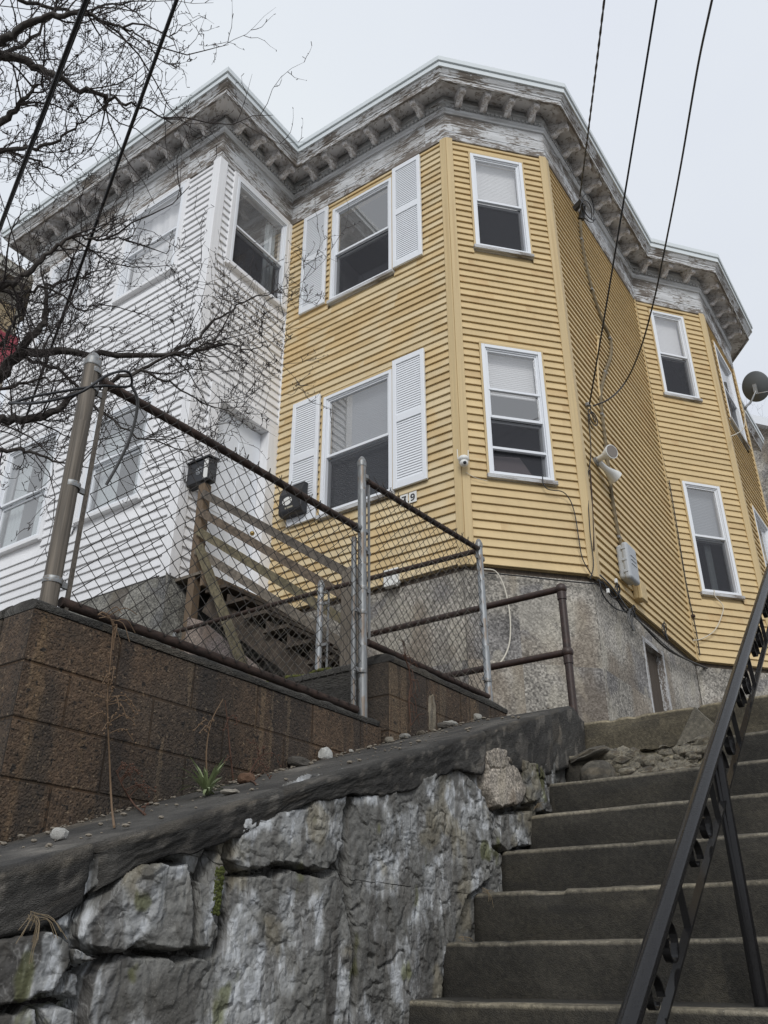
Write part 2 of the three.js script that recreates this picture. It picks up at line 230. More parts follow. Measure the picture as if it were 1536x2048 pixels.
// one lap board: bottom edge stands proud and turns under
function lap(w, s0, s1, y, e, jit, uo) {
  const pr = [[-0.010, y + e + 0.006], [0.0045 + jit, y + e + 0.004], [0.029 + jit, y + 0.006], [0.028 + jit, y + 0.0008], [0.000, y + 0.0028]];
  const pos = [], uv = [], idx = [];
  for (let k = 0; k < pr.length - 1; k++) { const a = pr[k], b = pr[k + 1], n = pos.length / 3;
    pos.push(s0, a[1], a[0], s1, a[1], a[0], s1, b[1], b[0], s0, b[1], b[0]); uv.push((s0 + uo) / 2, a[1] / 2 + uo, (s1 + uo) / 2, a[1] / 2 + uo, (s1 + uo) / 2, b[1] / 2 + uo, (s0 + uo) / 2, b[1] / 2 + uo); idx.push(n, n + 3, n + 1, n + 1, n + 3, n + 2); }
  const g = new THREE.BufferGeometry(); g.setAttribute('position', new THREE.Float32BufferAttribute(pos, 3)); g.setAttribute('uv', new THREE.Float32BufferAttribute(uv, 2)); g.setIndex(idx);
  const ng = g.toNonIndexed(); ng.computeVertexNormals(); return w.put(ng); }
function siding(parent, w, y0, y1, holes, mats, asParts, s0 = 0.055, s1 = w.L - 0.055, seed = 1, EXP = 0.1016) {
  const R = rng(seed), list = []; let y = y0, n = 0;
  while (y < y1 - 0.02) {
    const e = Math.min(EXP, y1 - y); let seg = [[s0, s1]];
    for (const h of holes) if (y + e * 0.6 > h[2] && y + e * 0.4 < h[3]) seg = seg.flatMap(([a, b]) => [[a, Math.min(b, h[0])], [Math.max(a, h[1]), b]].filter(q => q[1] - q[0] > 0.02));
    for (const [a, b] of seg) { const jit = (R() - 0.5) * 0.003, uo = R() * 7, m = mats[(R() * mats.length) | 0];
      if (asParts) M('siding_board', lap(w, a, b, y, e, jit, uo), m, parent); else list.push(lap(w, a, b, y, e, jit, uo)); n++; }
    y += EXP;
  }
  if (!asParts) stuff(M('siding_boards', mg(list), mats[0], parent));
  return n;
}
function frameGeo(w, s0, s1, y0, y1, t, o0, o1) { // rectangular ring
  return mg([bxm(s0, s0 + t, y0, y1, o0, o1, 0.004), bxm(s1 - t, s1, y0, y1, o0, o1, 0.004), bxm(s0 + t, s1 - t, y0, y0 + t, o0 + 0.001, o1 - 0.001, 0.004), bxm(s0 + t, s1 - t, y1 - t, y1, o0 + 0.001, o1 - 0.001, 0.004)].map(g => w.put(g))); }
function wavy(w, s0, s1, y0, y1, o, amp, k, seed) { const n = 40, pos = [], uv = [], idx = [];
  for (let i = 0; i <= n; i++) { const s = mix(s0, s1, i / n), d = o + amp * Math.sin(i / n * k + seed) + amp * 0.6 * Math.sin(i / n * k * 2.3 + seed * 2);
    for (const y of [y0, y1]) { const p = w.p(s, y, d); pos.push(p.x, p.y, p.z); uv.push(s, y); } if (i < n) { const a = i * 2; idx.push(a, a + 2, a + 1, a + 1, a + 2, a + 3); } }
  return geoFrom(pos, uv, idx); }
// double-hung window filling the opening s0..s1, y0..y1
function sashWindow(parent, w, s0, s1, y0, y1, o = {}) {
  const tr = o.trim || mt.vinyl, c = 0.045, win = M('window', frameGeo(w, s0, s1, y0 + 0.05, y1, c, -0.075, 0.04), tr, parent);
  M('outer_casing', mg([bxm(s0 - 0.022, s0 - 0.001, y0 + 0.02, y1 + 0.03, -0.02, 0.034), bxm(s1 + 0.001, s1 + 0.022, y0 + 0.02, y1 + 0.03, -0.02, 0.034), bxm(s0 - 0.001, s1 + 0.001, y1 + 0.001, y1 + 0.03, -0.02, 0.038)].map(g => w.put(g))), o.casing || mt.yellowTrim, win);
  M('sill', w.put(bxm(s0 - 0.03, s1 + 0.03, y0, y0 + 0.052, -0.09, 0.062, 0.006)), o.sillMat || mt.greyWood, win);
  const a0 = s0 + c + 0.002, a1 = s1 - c - 0.002, b0 = y0 + 0.054 + c, b1 = y1 - c - 0.002, ym = o.meet || (b0 + b1) / 2, st = 0.036;
  const up = M('upper_sash', frameGeo(w, a0, a1, ym - 0.008, b1, st, -0.034, 0.008), tr, win);
  const lo = M('lower_sash', frameGeo(w, a0 + 0.002, a1 - 0.002, b0, ym - 0.012, st, -0.072, -0.037), tr, win);
  const pane = (y0, y1, oo) => { const g = new THREE.PlaneGeometry(a1 - a0 - 2 * st, y1 - y0); g.translate((a0 + a1) / 2, (y0 + y1) / 2, oo); return w.put(g); };
  M('pane', pane(ym - 0.008 + st, b1 - st, -0.014), mt.glass, up); M('pane', pane(b0 + st, ym - 0.012 - st, -0.055), o.screen ? mt.glassLow : mt.glass, lo);
  M('parting_bead', mg([bxm(a0, a0 + 0.014, b0, b1, -0.03, 0.022), bxm(a1 - 0.014, a1, b0, b1, -0.03, 0.022), bxm(a0 + 0.014, a1 - 0.014, b1 - 0.014, b1, -0.03, 0.021)].map(g => w.put(g))), tr, win);
  if (o.shade) { const list = [], yb = o.shade; let y = b1 + 0.02; while (y > yb) { list.push(w.put(bxm(a0 + 0.01, a1 - 0.01, y - 0.020, y, -0.118, -0.114))); list.push(w.put(bxm(a0 + 0.01, a1 - 0.01, y - 0.027, y - 0.0205, -0.122, -0.118))); y -= 0.0265; } stuff(M('blind_slats', mg(list), o.shadeMat || mt.shade, win)); }
  if (o.curtain) for (const [f0, f1, sd] of o.curtain) M('curtain', wavy(w, mix(a0, a1, f0), mix(a0, a1, f1), b0 - 0.02, b1 + 0.02, -0.16, 0.012, 22, sd), o.curtainMat || mt.curtain, win);
  if (o.screen) M('insect_screen', w.put(new THREE.PlaneGeometry(a1 - a0 - 0.03, ym - 0.02 - b0).translate((a0 + a1) / 2, (b0 + ym - 0.02) / 2, -0.0315)), o.screen, lo);
  return win;
}
function shutter(parent, w, s0, s1, y0, y1, mid) {
  const f = M('shutter', mg([bxm(s0, s0 + 0.055, y0, y1, 0.031, 0.066, 0.005), bxm(s1 - 0.055, s1, y0, y1, 0.031, 0.066, 0.005), bxm(s0 + 0.055, s1 - 0.055, y0, y0 + 0.095, 0.032, 0.065, 0.004), bxm(s0 + 0.055, s1 - 0.055, y1 - 0.075, y1, 0.032, 0.065, 0.004), bxm(s0 + 0.055, s1 - 0.055, mid - 0.05, mid + 0.05, 0.032, 0.065, 0.004), bxm(s0 + 0.05, s1 - 0.05, y0 + 0.01, y1 - 0.01, 0.030, 0.034)].map(g => w.put(g))), mt.vinyl, parent);
  const l = []; for (const [a, b] of [[y0 + 0.095, mid - 0.05], [mid + 0.05, y1 - 0.075]]) { const n = Math.round((b - a) / 0.0335); for (let i = 0; i < n; i++) { const y = a + (i + 0.5) * (b - a) / n, g = new THREE.BoxGeometry(s1 - s0 - 0.112, 0.0285, 0.005); g.rotateX(-0.20); g.translate((s0 + s1) / 2, y, 0.050); l.push(w.put(g)); } }
  stuff(M('louvers', mg(l), mt.vinyl, f)); return f;
}
// sweep a profile [out, y] along a plan polyline with mitred corners
function sweep(plan, prof, i0 = 0, i1 = plan.length - 1) { // emits segments i0..i1-1; the others only set the mitres
  const n = plan.length, off = [];
  for (let i = 0; i < n; i++) { const nr = (a, b) => { const l = Math.hypot(b[0] - a[0], b[1] - a[1]); return [-(b[1] - a[1]) / l, (b[0] - a[0]) / l]; };
    const p = i ? nr(plan[i - 1], plan[i]) : null, q = i < n - 1 ? nr(plan[i], plan[i + 1]) : null;
    if (p && q) { const d = 1 + p[0] * q[0] + p[1] * q[1]; off.push([(p[0] + q[0]) / d, (p[1] + q[1]) / d]); } else off.push(p || q); }
  const pos = [], uv = []; let len = 0;
  const cum = [0]; for (let k = 1; k < prof.length; k++) cum.push(cum[k - 1] + Math.hypot(prof[k][0] - prof[k - 1][0], prof[k][1] - prof[k - 1][1]));
  for (let i = i0; i < i1; i++) { const L = Math.hypot(plan[i + 1][0] - plan[i][0], plan[i + 1][1] - plan[i][1]);
    for (let k = 0; k < prof.length - 1; k++) { const P = (j, kk) => [plan[j][0] + off[j][0] * prof[kk][0], prof[kk][1], plan[j][1] + off[j][1] * prof[kk][0]];
      const a = P(i, k), b = P(i + 1, k), c = P(i + 1, k + 1), d = P(i, k + 1);
      pos.push(...a, ...d, ...b, ...b, ...d, ...c); uv.push(len, cum[k], len, cum[k + 1], len + L, cum[k], len + L, cum[k], len, cum[k + 1], len + L, cum[k + 1]); }
    len += L; }
  const g = new THREE.BufferGeometry(); g.setAttribute('position', new THREE.Float32BufferAttribute(pos, 3)); g.setAttribute('uv', new THREE.Float32BufferAttribute(uv, 2)); g.computeVertexNormals(); return g;
}
function bracketGeo() { const s = new THREE.Shape(); s.moveTo(0, 0); s.lineTo(0, 0.15); s.lineTo(0.27, 0.05); s.lineTo(0.27, -0.012); s.quadraticCurveTo(0.25, -0.045, 0.205, -0.022); s.quadraticCurveTo(0.15, 0.012, 0.115, -0.02); s.quadraticCurveTo(0.085, -0.06, 0.045, -0.05); s.quadraticCurveTo(0.0, -0.04, 0, 0);
  const g = new THREE.ExtrudeGeometry(s, { depth: 0.075, bevelEnabled: true, bevelSize: 0.008, bevelThickness: 0.008, bevelSegments: 1, curveSegments: 5 }); g.translate(0, 0, -0.0375); g.translate(0, -0.15, 0); g.scale(1.06, 1.28, 1); g.translate(0, 0.15, 0); g.rotateY(-Math.PI / 2); return g; } // now: z = out, x = along
const BR = bracketGeo();
function cornice(parent, plan, mats, brk, i0 = 0, i1 = plan.length - 1) {
  const fr = M('frieze_board', sweep(plan, [[0.0, 9.86], [0.03, 9.862], [0.034, 9.985], [0.026, 9.992], [0.026, 10.005], [0.034, 10.012], [0.036, 10.165], [0.028, 10.172], [0.028, 10.182], [0.036, 10.19], [0.036, 10.335]], i0, i1), mats.frieze, parent);
  M('bed_molding', sweep(plan, [[0.036, 10.335], [0.058, 10.338], [0.066, 10.36], [0.058, 10.375], [0.074, 10.39], [0.082, 10.412], [0.074, 10.43], [0.062, 10.436]], i0, i1), mats.trim, fr);
  M('dentil_band', sweep(plan, [[0.06, 10.43], [0.062, 10.55], [0.085, 10.556], [0.085, 10.575], [0.05, 10.585], [0.05, 10.70]], i0, i1), mats.trim, fr);
  const dl = []; for (let i = i0; i < i1; i++) { const w = wallOf(plan[i], plan[i + 1]), n = Math.floor(w.L / 0.062); for (let k = 0; k < n; k++) { const s = (k + 0.5) * w.L / n; dl.push(w.put(bxm(s - 0.020, s + 0.020, 10.452, 10.492, 0.055, 0.088)));  if (k % 2) dl.push(w.put(bxm(s - 0.012, s + 0.012, 10.51, 10.535, 0.055, 0.074))); } }
  stuff(M('dentils', mg(dl), mats.trim, fr));
  M('soffit', sweep(plan, [[0.04, 10.70], [0.072, 10.695], [0.075, 10.672], [0.37, 10.562], [0.38, 10.7]], i0, i1), mt.soffit, parent);
  const fa = M('fascia', sweep(plan, [[0.362, 10.60], [0.362, 10.535], [0.395, 10.532], [0.398, 10.60], [0.408, 10.605], [0.412, 10.628], [0.425, 10.64], [0.446, 10.672], [0.462, 10.712], [0.462, 10.73]], i0, i1), mats.fascia, parent);
  M('drip_edge', sweep(plan, [[0.44, 10.705], [0.478, 10.70], [0.480, 10.775], [0.474, 10.779], [0.474, 10.785], [0.502, 10.788], [0.506, 10.862], [0.0, 10.90]], i0, i1), mt.drip, fa);
  for (let i = i0; i < i1; i++) { const w = wallOf(plan[i], plan[i + 1]), b = brk[i]; if (!b) continue;
    for (const s of b(w.L)) { const g = BR.clone(); g.translate(s, 10.578, 0.05); M('bracket', w.put(g), mt.bracket, parent); } }
}
mt.bracket = mat({ map: rep(T.soffit, 0.8, 0.8), color: new THREE.Color(1.18, 1.18, 1.18), roughness: 0.85 });
const every = (a, d, b) => L => { const r = []; for (let s = a; s < L - b; s += d) r.push(s); return r; };

// white bump-out
const WH = thing('white_house', 'white vinyl sided front section with peeling grey cornice, left of the yellow siding', 'house');
const wW = wallOf(PW[0], PW[1]), wS = wallOf(PW[1], PW[2]);
const sX = x => x + 10.76; // along the white front
{
  const ops = [[sX(-8.40), sX(-7.24), 8.17, 9.80], [sX(-10.24), sX(-9.11), 8.17, 9.80], [sX(-8.34), sX(-7.25), 4.70, 6.20], [sX(-10.26), sX(-9.10), 4.70, 6.38]];
  M('wall', shell(wW, YB, 10.71, ops, -0.16, -0.012, 0, wW.L - 0.012), mt.whiteTrim, WH);
  const sop = [[0.32, 1.40, 8.17, 9.80], [0.33, 1.40, 3.62, 6.17]];
  M('wall', shell(wS, YB, 10.71, sop, -0.16, -0.012, 0.17, wS.L), mt.whiteTrim, WH);
  siding(WH, wW, YB + 0.03, YS, ops.map(o => [o[0] - 0.07, o[1] + 0.07, o[2] - 0.06, o[3] + 0.07]), mt.white, true, 0.07, wW.L - 0.10, 5, 0.1207);
  siding(WH, wS, YB + 0.03, YS, [[sop[0][0] - 0.07, sop[0][1] + 0.07, 8.11, 9.87], [sop[1][0] - 0.07, sop[1][1] + 0.07, 3.5, 6.25]], mt.white, true, 0.10, wS.L - 0.005, 6, 0.1207);
  M('corner_post', mg([wW.put(bxm(wW.L - 0.105, wW.L + 0.024, YB, YS + 0.01, -0.02, 0.038, 0.004)), wS.put(bxm(-0.037, 0.105, YB, YS + 0.01, -0.02, 0.034, 0.004))]), mt.whiteTrim, WH);
  M('corner_post', wW.put(bxm(0, 0.08, YB, YS, -0.02, 0.03, 0.004)), mt.whiteTrim, WH);
  M('corner_strip', wS.put(bxm(wS.L - 0.03, wS.L - 0.002, YB, YS, -0.01, 0.036)), mt.whiteTrim, WH);
  const wo = { casing: mt.whiteTrim, sillMat: mt.whiteTrim, trim: mt.vinyl };
  const wide = (w, o, extra) => { const win = sashWindow(WH, w, o[0], o[1], o[2], o[3], Object.assign({}, wo, extra)); M('casing_board', mg([bxm(o[0] - 0.075, o[0] - 0.023, o[2] - 0.01, o[3] + 0.055, -0.01, 0.04, 0.003), bxm(o[1] + 0.023, o[1] + 0.075, o[2] - 0.01, o[3] + 0.055, -0.01, 0.04, 0.003), bxm(o[0] - 0.022, o[1] + 0.022, o[3] + 0.031, o[3] + 0.068, -0.01, 0.041, 0.003)].map(g => w.put(g))), mt.whiteTrim, win); };
  wide(wW, ops[0], { curtain: [[0, 1, 1]], meet: 9.02, curtainMat: mt.shade }); wide(wW, ops[1], { curtain: [[0, 1, 4]], meet: 9.0, curtainMat: mt.shade });
  wide(wW, ops[2], { curtain: [[0, 0.35, 2], [0.7, 1, 3]], meet: 5.5 }); wide(wW, ops[3], { curtain: [[0, 0.3, 5], [0.62, 1, 1]], meet: 5.5 });
  wide(wS, sop[0], { curtain: [[0.75, 1, 2]], meet: 8.95, screen: mt.screen });
  // door
  const d = sop[1], fr = M('door_frame', mg([bxm(d[0], d[0] + 0.10, d[2], d[3], -0.14, 0.04, 0.004), bxm(d[1] - 0.10, d[1], d[2], d[3], -0.14, 0.04, 0.004), bxm(d[0] + 0.10, d[1] - 0.10, d[3] - 0.10, d[3], -0.139, 0.039, 0.004)].map(g => wS.put(g))), mt.whiteTrim, WH);
  M('trim_board', mg([bxm(d[0] - 0.07, d[0] - 0.001, d[2], d[3] + 0.07, -0.01, 0.04), bxm(d[1] + 0.001, d[1] + 0.07, d[2], d[3] + 0.07, -0.01, 0.04), bxm(d[0], d[1], d[3] + 0.001, d[3] + 0.07, -0.01, 0.041)].map(g => wS.put(g))), mt.whiteTrim, fr);
  const a = d[0] + 0.104, b = d[1] - 0.104, h0 = d[2] + 0.05, h1 = d[3] - 0.11, door = M('door', wS.put(bxm(a, b, h0, h1, -0.135, -0.095, 0.003)), mt.vinyl, WH);
  const pw = (b - a - 0.30) / 2; for (const [q0, q1] of [[0.10, 0.82], [0.98, 1.62], [1.74, 2.10]]) for (const k of [0, 1]) { const s = a + 0.10 + k * (pw + 0.10); M('panel', wS.put(bxm(s, s + pw, h0 + q0, h0 + q1, -0.097, -0.088, 0.007)), mt.vinyl, door); }
  const kn = new THREE.SphereGeometry(0.03, 12, 8); kn.translate(b - 0.07, h0 + 0.93, -0.045); M('door_knob', wS.put(kn), mat({ color: rgb(150, 128, 80), metalness: 0.8, roughness: 0.35 }), door);
  M('sill', wS.put(bxm(d[0] - 0.02, d[1] + 0.02, d[2] - 0.02, d[2] + 0.048, -0.15, 0.09, 0.005)), mt.greyWood, fr);
  // rough stone base
  const base = (w, s0, s1, seed, corner) => { const nx = Math.ceil((s1 - s0) / 0.04), ny = 66, pos = [], uv = [], idx = [];
    for (let j = 0; j <= ny; j++) for (let i = 0; i <= nx; i++) { const s = mix(s0, s1, i / nx), y = mix(1.0, YB + 0.02, j / ny); const o = 0.02 + (0.20 * (fbm(s * 2.4 + seed, y * 2.2, 5) - 0.35) + 0.05 * (fbm(s * 11 + seed, y * 11, 3) - 0.5)) * ss(YB + 0.02, YB - 0.4, y) * ss(0.05, 0.35, Math.abs(s - corner)) + 0.035 * ss(YB + 0.02, YB - 0.25, y); const p = w.p(s, y, o); pos.push(p.x, p.y, p.z); uv.push(s + seed, y); if (i < nx && j < ny) { const q = j * (nx + 1) + i; idx.push(q, q + 1, q + nx + 1, q + nx + 1, q + 1, q + nx + 2); } }
    return geoFrom(pos, uv, idx); };
  M('foundation', base(wW, -0.02, wW.L + 0.058, 3, wW.L), mt.foundDark = mat({ map: rep(T.found, 2.2, 2.2), bumpMap: rep(T.foundB, 0.8, 0.8), bumpScale: 0.02, color: new THREE.Color(0.66, 0.68, 0.68), roughness: 0.95 }), WH);
  M('foundation', base(wS, -0.058, wS.L, 9, 0), mt.foundDark, WH);
  cornice(WH, [[-10.76, -14], ...PW.slice(0, 3), PY[1]], { frieze: mt.peelHeavy, trim: mt.peelTrim, fascia: mt.peelHeavy }, [every(0.2, 0.36, 0.1), every(0.20, 0.371, 0.1), L => [0.13, 0.46, 0.79, 1.10], null], 0, 3);
  // closed shell: back walls, floors, roof
  M('side_wall', mg([bxm(-10.76, -10.6, 1.0, 10.6, -14, -5.68)]), mt.whiteTrim, WH);
  M('floor', mg([bxm(-10.6, -6.75, 3.3, 3.56, -14, -5.68), bxm(-10.6, -6.75, 6.75, 6.95, -14, -5.68), bxm(-10.6, -6.75, 10.25, 10.4, -14, -5.68)]), mt.darkWall, WH);
  M('partition_wall', mg([bxm(-10.6, -6.42, 1.0, 10.6, -14.2, -14.0), bxm(-6.72, -6.62, 1.0, 10.6, -14, -7.2)]), mt.darkWall, WH);
  M('roof', bxm(-10.7, -6.6, 10.73, 10.84, -14.2, -5.55), mt.ground, WH);
}
// yellow house
const YH = thing('yellow_house', 'yellow clapboard two storey house with bay corners and white shutters', 'house');
const wF = wallOf(PY[0], PY[1]), wC = wallOf(PY[1], PY[2]), wR = wallOf(PY[2], PY[3]), wD = wallOf(PY[3], PY[4]), wE = wallOf(PY[4], PY[5]), wG = wallOf(PY[5], PY[6]), wH = wallOf(PY[6], PY[7]);
{
  const fx = x => x + 6.58, up = [fx(-5.76), fx(-4.73), 7.92, 9.69], lo = [fx(-5.79), fx(-4.74), 4.64, 6.39];
  const cu = [0.32, 1.06, 7.93, 9.66], clo = [0.30, 1.05, 4.61, 6.43], du = [0.26, 0.90, 7.96, 9.71], dl = [0.27, 0.92, 4.57, 6.41], eu = [0.40, 1.50, 7.92, 9.56], el = [0.55, 1.55, 4.62, 6.40];
  const gr = (o, d = 0.024) => [o[0] - d, o[1] + d, o[2] - 0.01, o[3] + 0.03];
  M('wall', shell(wF, YB, 10.71, [up, lo], -0.16, -0.012, 0.0, wF.L - 0.01), mt.yellowTrim, YH); M('wall', shell(wC, YB, 10.71, [cu, clo], -0.16, -0.012, 0.0, wC.L), mt.yellowTrim, YH);
  M('wall', shell(wR, YB, 10.71, [], -0.16, -0.012, 0.0, wR.L), mt.yellowTrim, YH); M('wall', shell(wD, YB, 10.71, [du, dl]), mt.yellowTrim, YH); M('wall', shell(wE, YB, 10.71, [eu, el], -0.16, -0.012, 0, wE.L), mt.yellowTrim, YH);
  M('wall', mg([shell(wG, YB, 10.71, []), shell(wH, YB, 10.71, [])]), mt.yellowTrim, YH);
  siding(YH, wF, YB + 0.005, YS, [gr(up, 0.028), gr(lo, 0.028)], mt.yellowFaded, true, 0.01, wF.L - 0.075, 11);
  siding(YH, wC, YB + 0.005, YS, [gr(cu), gr(clo)], mt.yellow, true, 0.075, wC.L - 0.075, 12);
  siding(YH, wD, YB + 0.005, YS, [gr(du), gr(dl)], mt.yellow, true, 0.03, wD.L - 0.075, 13);
  siding(YH, wR, YB + 0.005, YS, [], mt.yellow, false, 0.075, wR.L - 0.03, 14);
  siding(YH, wE, YB + 0.005, YS, [gr(eu), gr(el)], mt.yellow, false, 0.075, wE.L - 0.06, 15);
  siding(YH, wG, YB + 0.005, YS, [], mt.yellow, false, 0.06, wG.L, 16);
  const post = (wa, wb, f0 = 0.08) => M('corner_board', mg([wa.put(bxm(wa.L - f0, wa.L + 0.011, YB - 0.02, YS + 0.012, -0.02, 0.036, 0.004)), wb.put(bxm(-0.011, 0.08, YB - 0.021, YS + 0.011, -0.02, 0.0362, 0.004))]), mt.yellowTrim, YH);
  post(wF, wC); post(wC, wR); post(wD, wE); post(wE, wG);
  M('corner_strip', wR.put(bxm(wR.L - 0.035, wR.L + 0.005, YB, YS, -0.01, 0.034)), mt.yellowTrim, YH);
  const Y1 = { casing: mt.yellowTrim };
  sashWindow(YH, wF, ...up, Object.assign({ meet: 8.80, screen: mt.screen }, Y1)); sashWindow(YH, wF, ...lo, Object.assign({ meet: 5.49, screen: mt.screen, shade: 4.7, shadeMat: mt.blindGrey = mat({ color: rgb(120, 124, 128), roughness: 0.9 }) }, Y1));
  const C = sashWindow(YH, wC, ...cu, Object.assign({ meet: 8.82, screen: mt.screen, shade: 8.84 }, Y1));
  const wl = sashWindow(YH, wC, ...clo, Object.assign({ meet: 5.43, shade: 5.83, screen: mt.screen }, Y1));
  for (const y of [5.795, 5.005]) M('storm_rail', wC.put(bxm(0.36, 0.99, y, y + 0.03, -0.02, 0.017)), mt.vinyl, wl);
  M('paper_sheet', wC.put(new THREE.ShapeGeometry((() => { const s = new THREE.Shape(); s.moveTo(0.40, 4.72); s.lineTo(0.40, 4.98); s.lineTo(0.72, 5.0); s.lineTo(0.90, 4.72); return s; })()).translate(0, 0, -0.10)), mat({ color: rgb(176, 162, 164), roughness: 0.9 }), wl);
  sashWindow(YH, wD, ...du, Object.assign({ meet: 8.84, screen: mt.screen, shade: 8.86 }, Y1)); sashWindow(YH, wD, ...dl, Object.assign({ meet: 5.52, screen: mt.screen, shade: 5.5, shadeMat: mt.blindGrey, curtain: [[0.5, 0.7, 3]] }, Y1));
  sashWindow(YH, wE, ...eu, Object.assign({ screen: mt.screen }, Y1)); sashWindow(YH, wE, ...el, Object.assign({ shade: 5.6 }, Y1));
  shutter(YH, wF, fx(-6.28), fx(-5.835), 7.97, 9.80, 8.92); shutter(YH, wF, fx(-4.70), fx(-4.25), 7.97, 9.80, 8.93);
  shutter(YH, wF, fx(-6.28), fx(-5.835), 4.67, 6.46, 5.60); shutter(YH, wF, fx(-4.715), fx(-4.265), 4.69, 6.48, 5.62);
  cornice(YH, [PW[1], ...PY], { frieze: mt.peelHeavy, trim: mt.peelTrim, fascia: mt.peelHeavy }, [null, L => [0.50, 0.86, 1.23, 1.62, 2.0, 2.4], L => [0.17, 0.53, 0.88, 1.24], every(0.22, 0.40, 0.1), L => [0.22, 0.62, 1.06], every(0.2, 0.38, 0.1), null, null], 1, 8);
  // foundation with the basement door
  const dz = s => -8.06 - s, d0 = 1.36, d1 = 2.10;
  const fnd = (w, holes, o, s0, s1) => { const g = shell(w, 1.05, YB - 0.055, holes, -0.2, o, s0, s1); const uv = g.attributes.uv; for (let i = 0; i < uv.count; i++) uv.setX(i, uv.getX(i) + w.L * 3.3); return g; };
  M('foundation', fnd(wF, [], -0.03, 0, wF.L - 0.03), mt.found, YH); M('foundation', fnd(wC, [], -0.03, -0.02, wC.L - 0.02), mt.found, YH); M('foundation', fnd(wR, [[d0, d1, 1.06, 3.34]], -0.03, 0.0, wR.L), mt.found, YH); M('foundation', fnd(wD, [], -0.03, 0, wD.L), mt.found, YH); M('foundation', fnd(wE, [], -0.03, 0, wE.L), mt.found, YH);
  M('sill_beam', sweep(PY, [[-0.2, YB - 0.052], [-0.035, YB - 0.052], [-0.035, YB + 0.004], [-0.2, YB + 0.004]]), mt.woodDark, YH);
  const bd = M('basement_door', wR.put(bxm(d0 + 0.06, d1 - 0.06, 1.1, 3.28, -0.15, -0.11)), mt.woodDark, YH);
  M('door_frame', mg([bxm(d0, d0 + 0.058, 1.06, 3.34, -0.19, -0.02), bxm(d1 - 0.058, d1, 1.06, 3.34, -0.19, -0.02), bxm(d0 + 0.058, d1 - 0.058, 3.282, 3.34, -0.19, -0.021)].map(g => wR.put(g))), mt.greyWood, bd);
  for (let k = 0; k < 4; k++) M('plank', wR.put(bxm(d0 + 0.065 + k * 0.152, d0 + 0.065 + k * 0.152 + 0.146, 1.1, 3.27, -0.109, -0.10)), mt.woodDark, bd);
  // number plates
  const font = await new FontLoader().loadAsync('fonts/droid/droid_sans_bold.typeface.json');
  const plate = (s, ch, half) => { const p = M('number_plate', wF.put(bxm(s - 0.05, s + 0.05, 4.47, 4.60, 0.029, 0.034)), mt.plasticWhite, YH); const g = new TextGeometry(ch, { font, size: 0.085, depth: 0.003, curveSegments: 5 }); g.computeBoundingBox(); const b = g.boundingBox; g.translate(s - (b.max.x + b.min.x) / 2, 4.492, 0.0342); M('numeral', wF.put(g), mt.black, p); };
  plate(fx(-4.47), '9'); plate(fx(-4.585), '7');
  // vent hood low on the front
  const vt = M('vent_hood', mg([wF.put(bxm(fx(-4.85), fx(-4.66), 3.55, 3.74, 0.0, 0.06, 0.012)), wF.put(bxm(fx(-4.83), fx(-4.68), 3.53, 3.57, 0.02, 0.085, 0.006))]), mt.plasticWhite, YH);
  // rear closure
  M('floor', (() => { const l = []; for (const y of [3.3, 6.78, 10.2]) { const s = new THREE.Shape(); s.moveTo(-6.55, -7.25); s.lineTo(-4.0, -7.25); s.lineTo(-3.1, -8.2); s.lineTo(-3.1, -18.9); s.lineTo(-6.55, -18.9); const g = new THREE.ExtrudeGeometry(s, { depth: 0.2, bevelEnabled: false }); g.rotateX(-Math.PI / 2); g.scale(1, 1, -1); g.translate(0, y, 0); l.push(g); } return mg(l); })(), mt.darkWall, YH);
  M('back_wall', mg([bxm(-6.6, -2.92, 1.0, 10.6, -19.15, -19.0), bxm(-6.6, -6.42, 1.0, 10.6, -19, -14.2)]), mt.yellowTrim, YH);
  M('roof', (() => { const s = new THREE.Shape(); s.moveTo(-6.5, 6.92); s.lineTo(-3.84, 6.92); for (const p of PY.slice(2)) s.lineTo(p[0] - 0.03, -p[1]); s.lineTo(-6.5, 19); const g = new THREE.ExtrudeGeometry(s, { depth: 0.11, bevelEnabled: false }); g.rotateX(-Math.PI / 2); g.translate(0, 10.73, 0); return g; })(), mt.ground, YH);
}
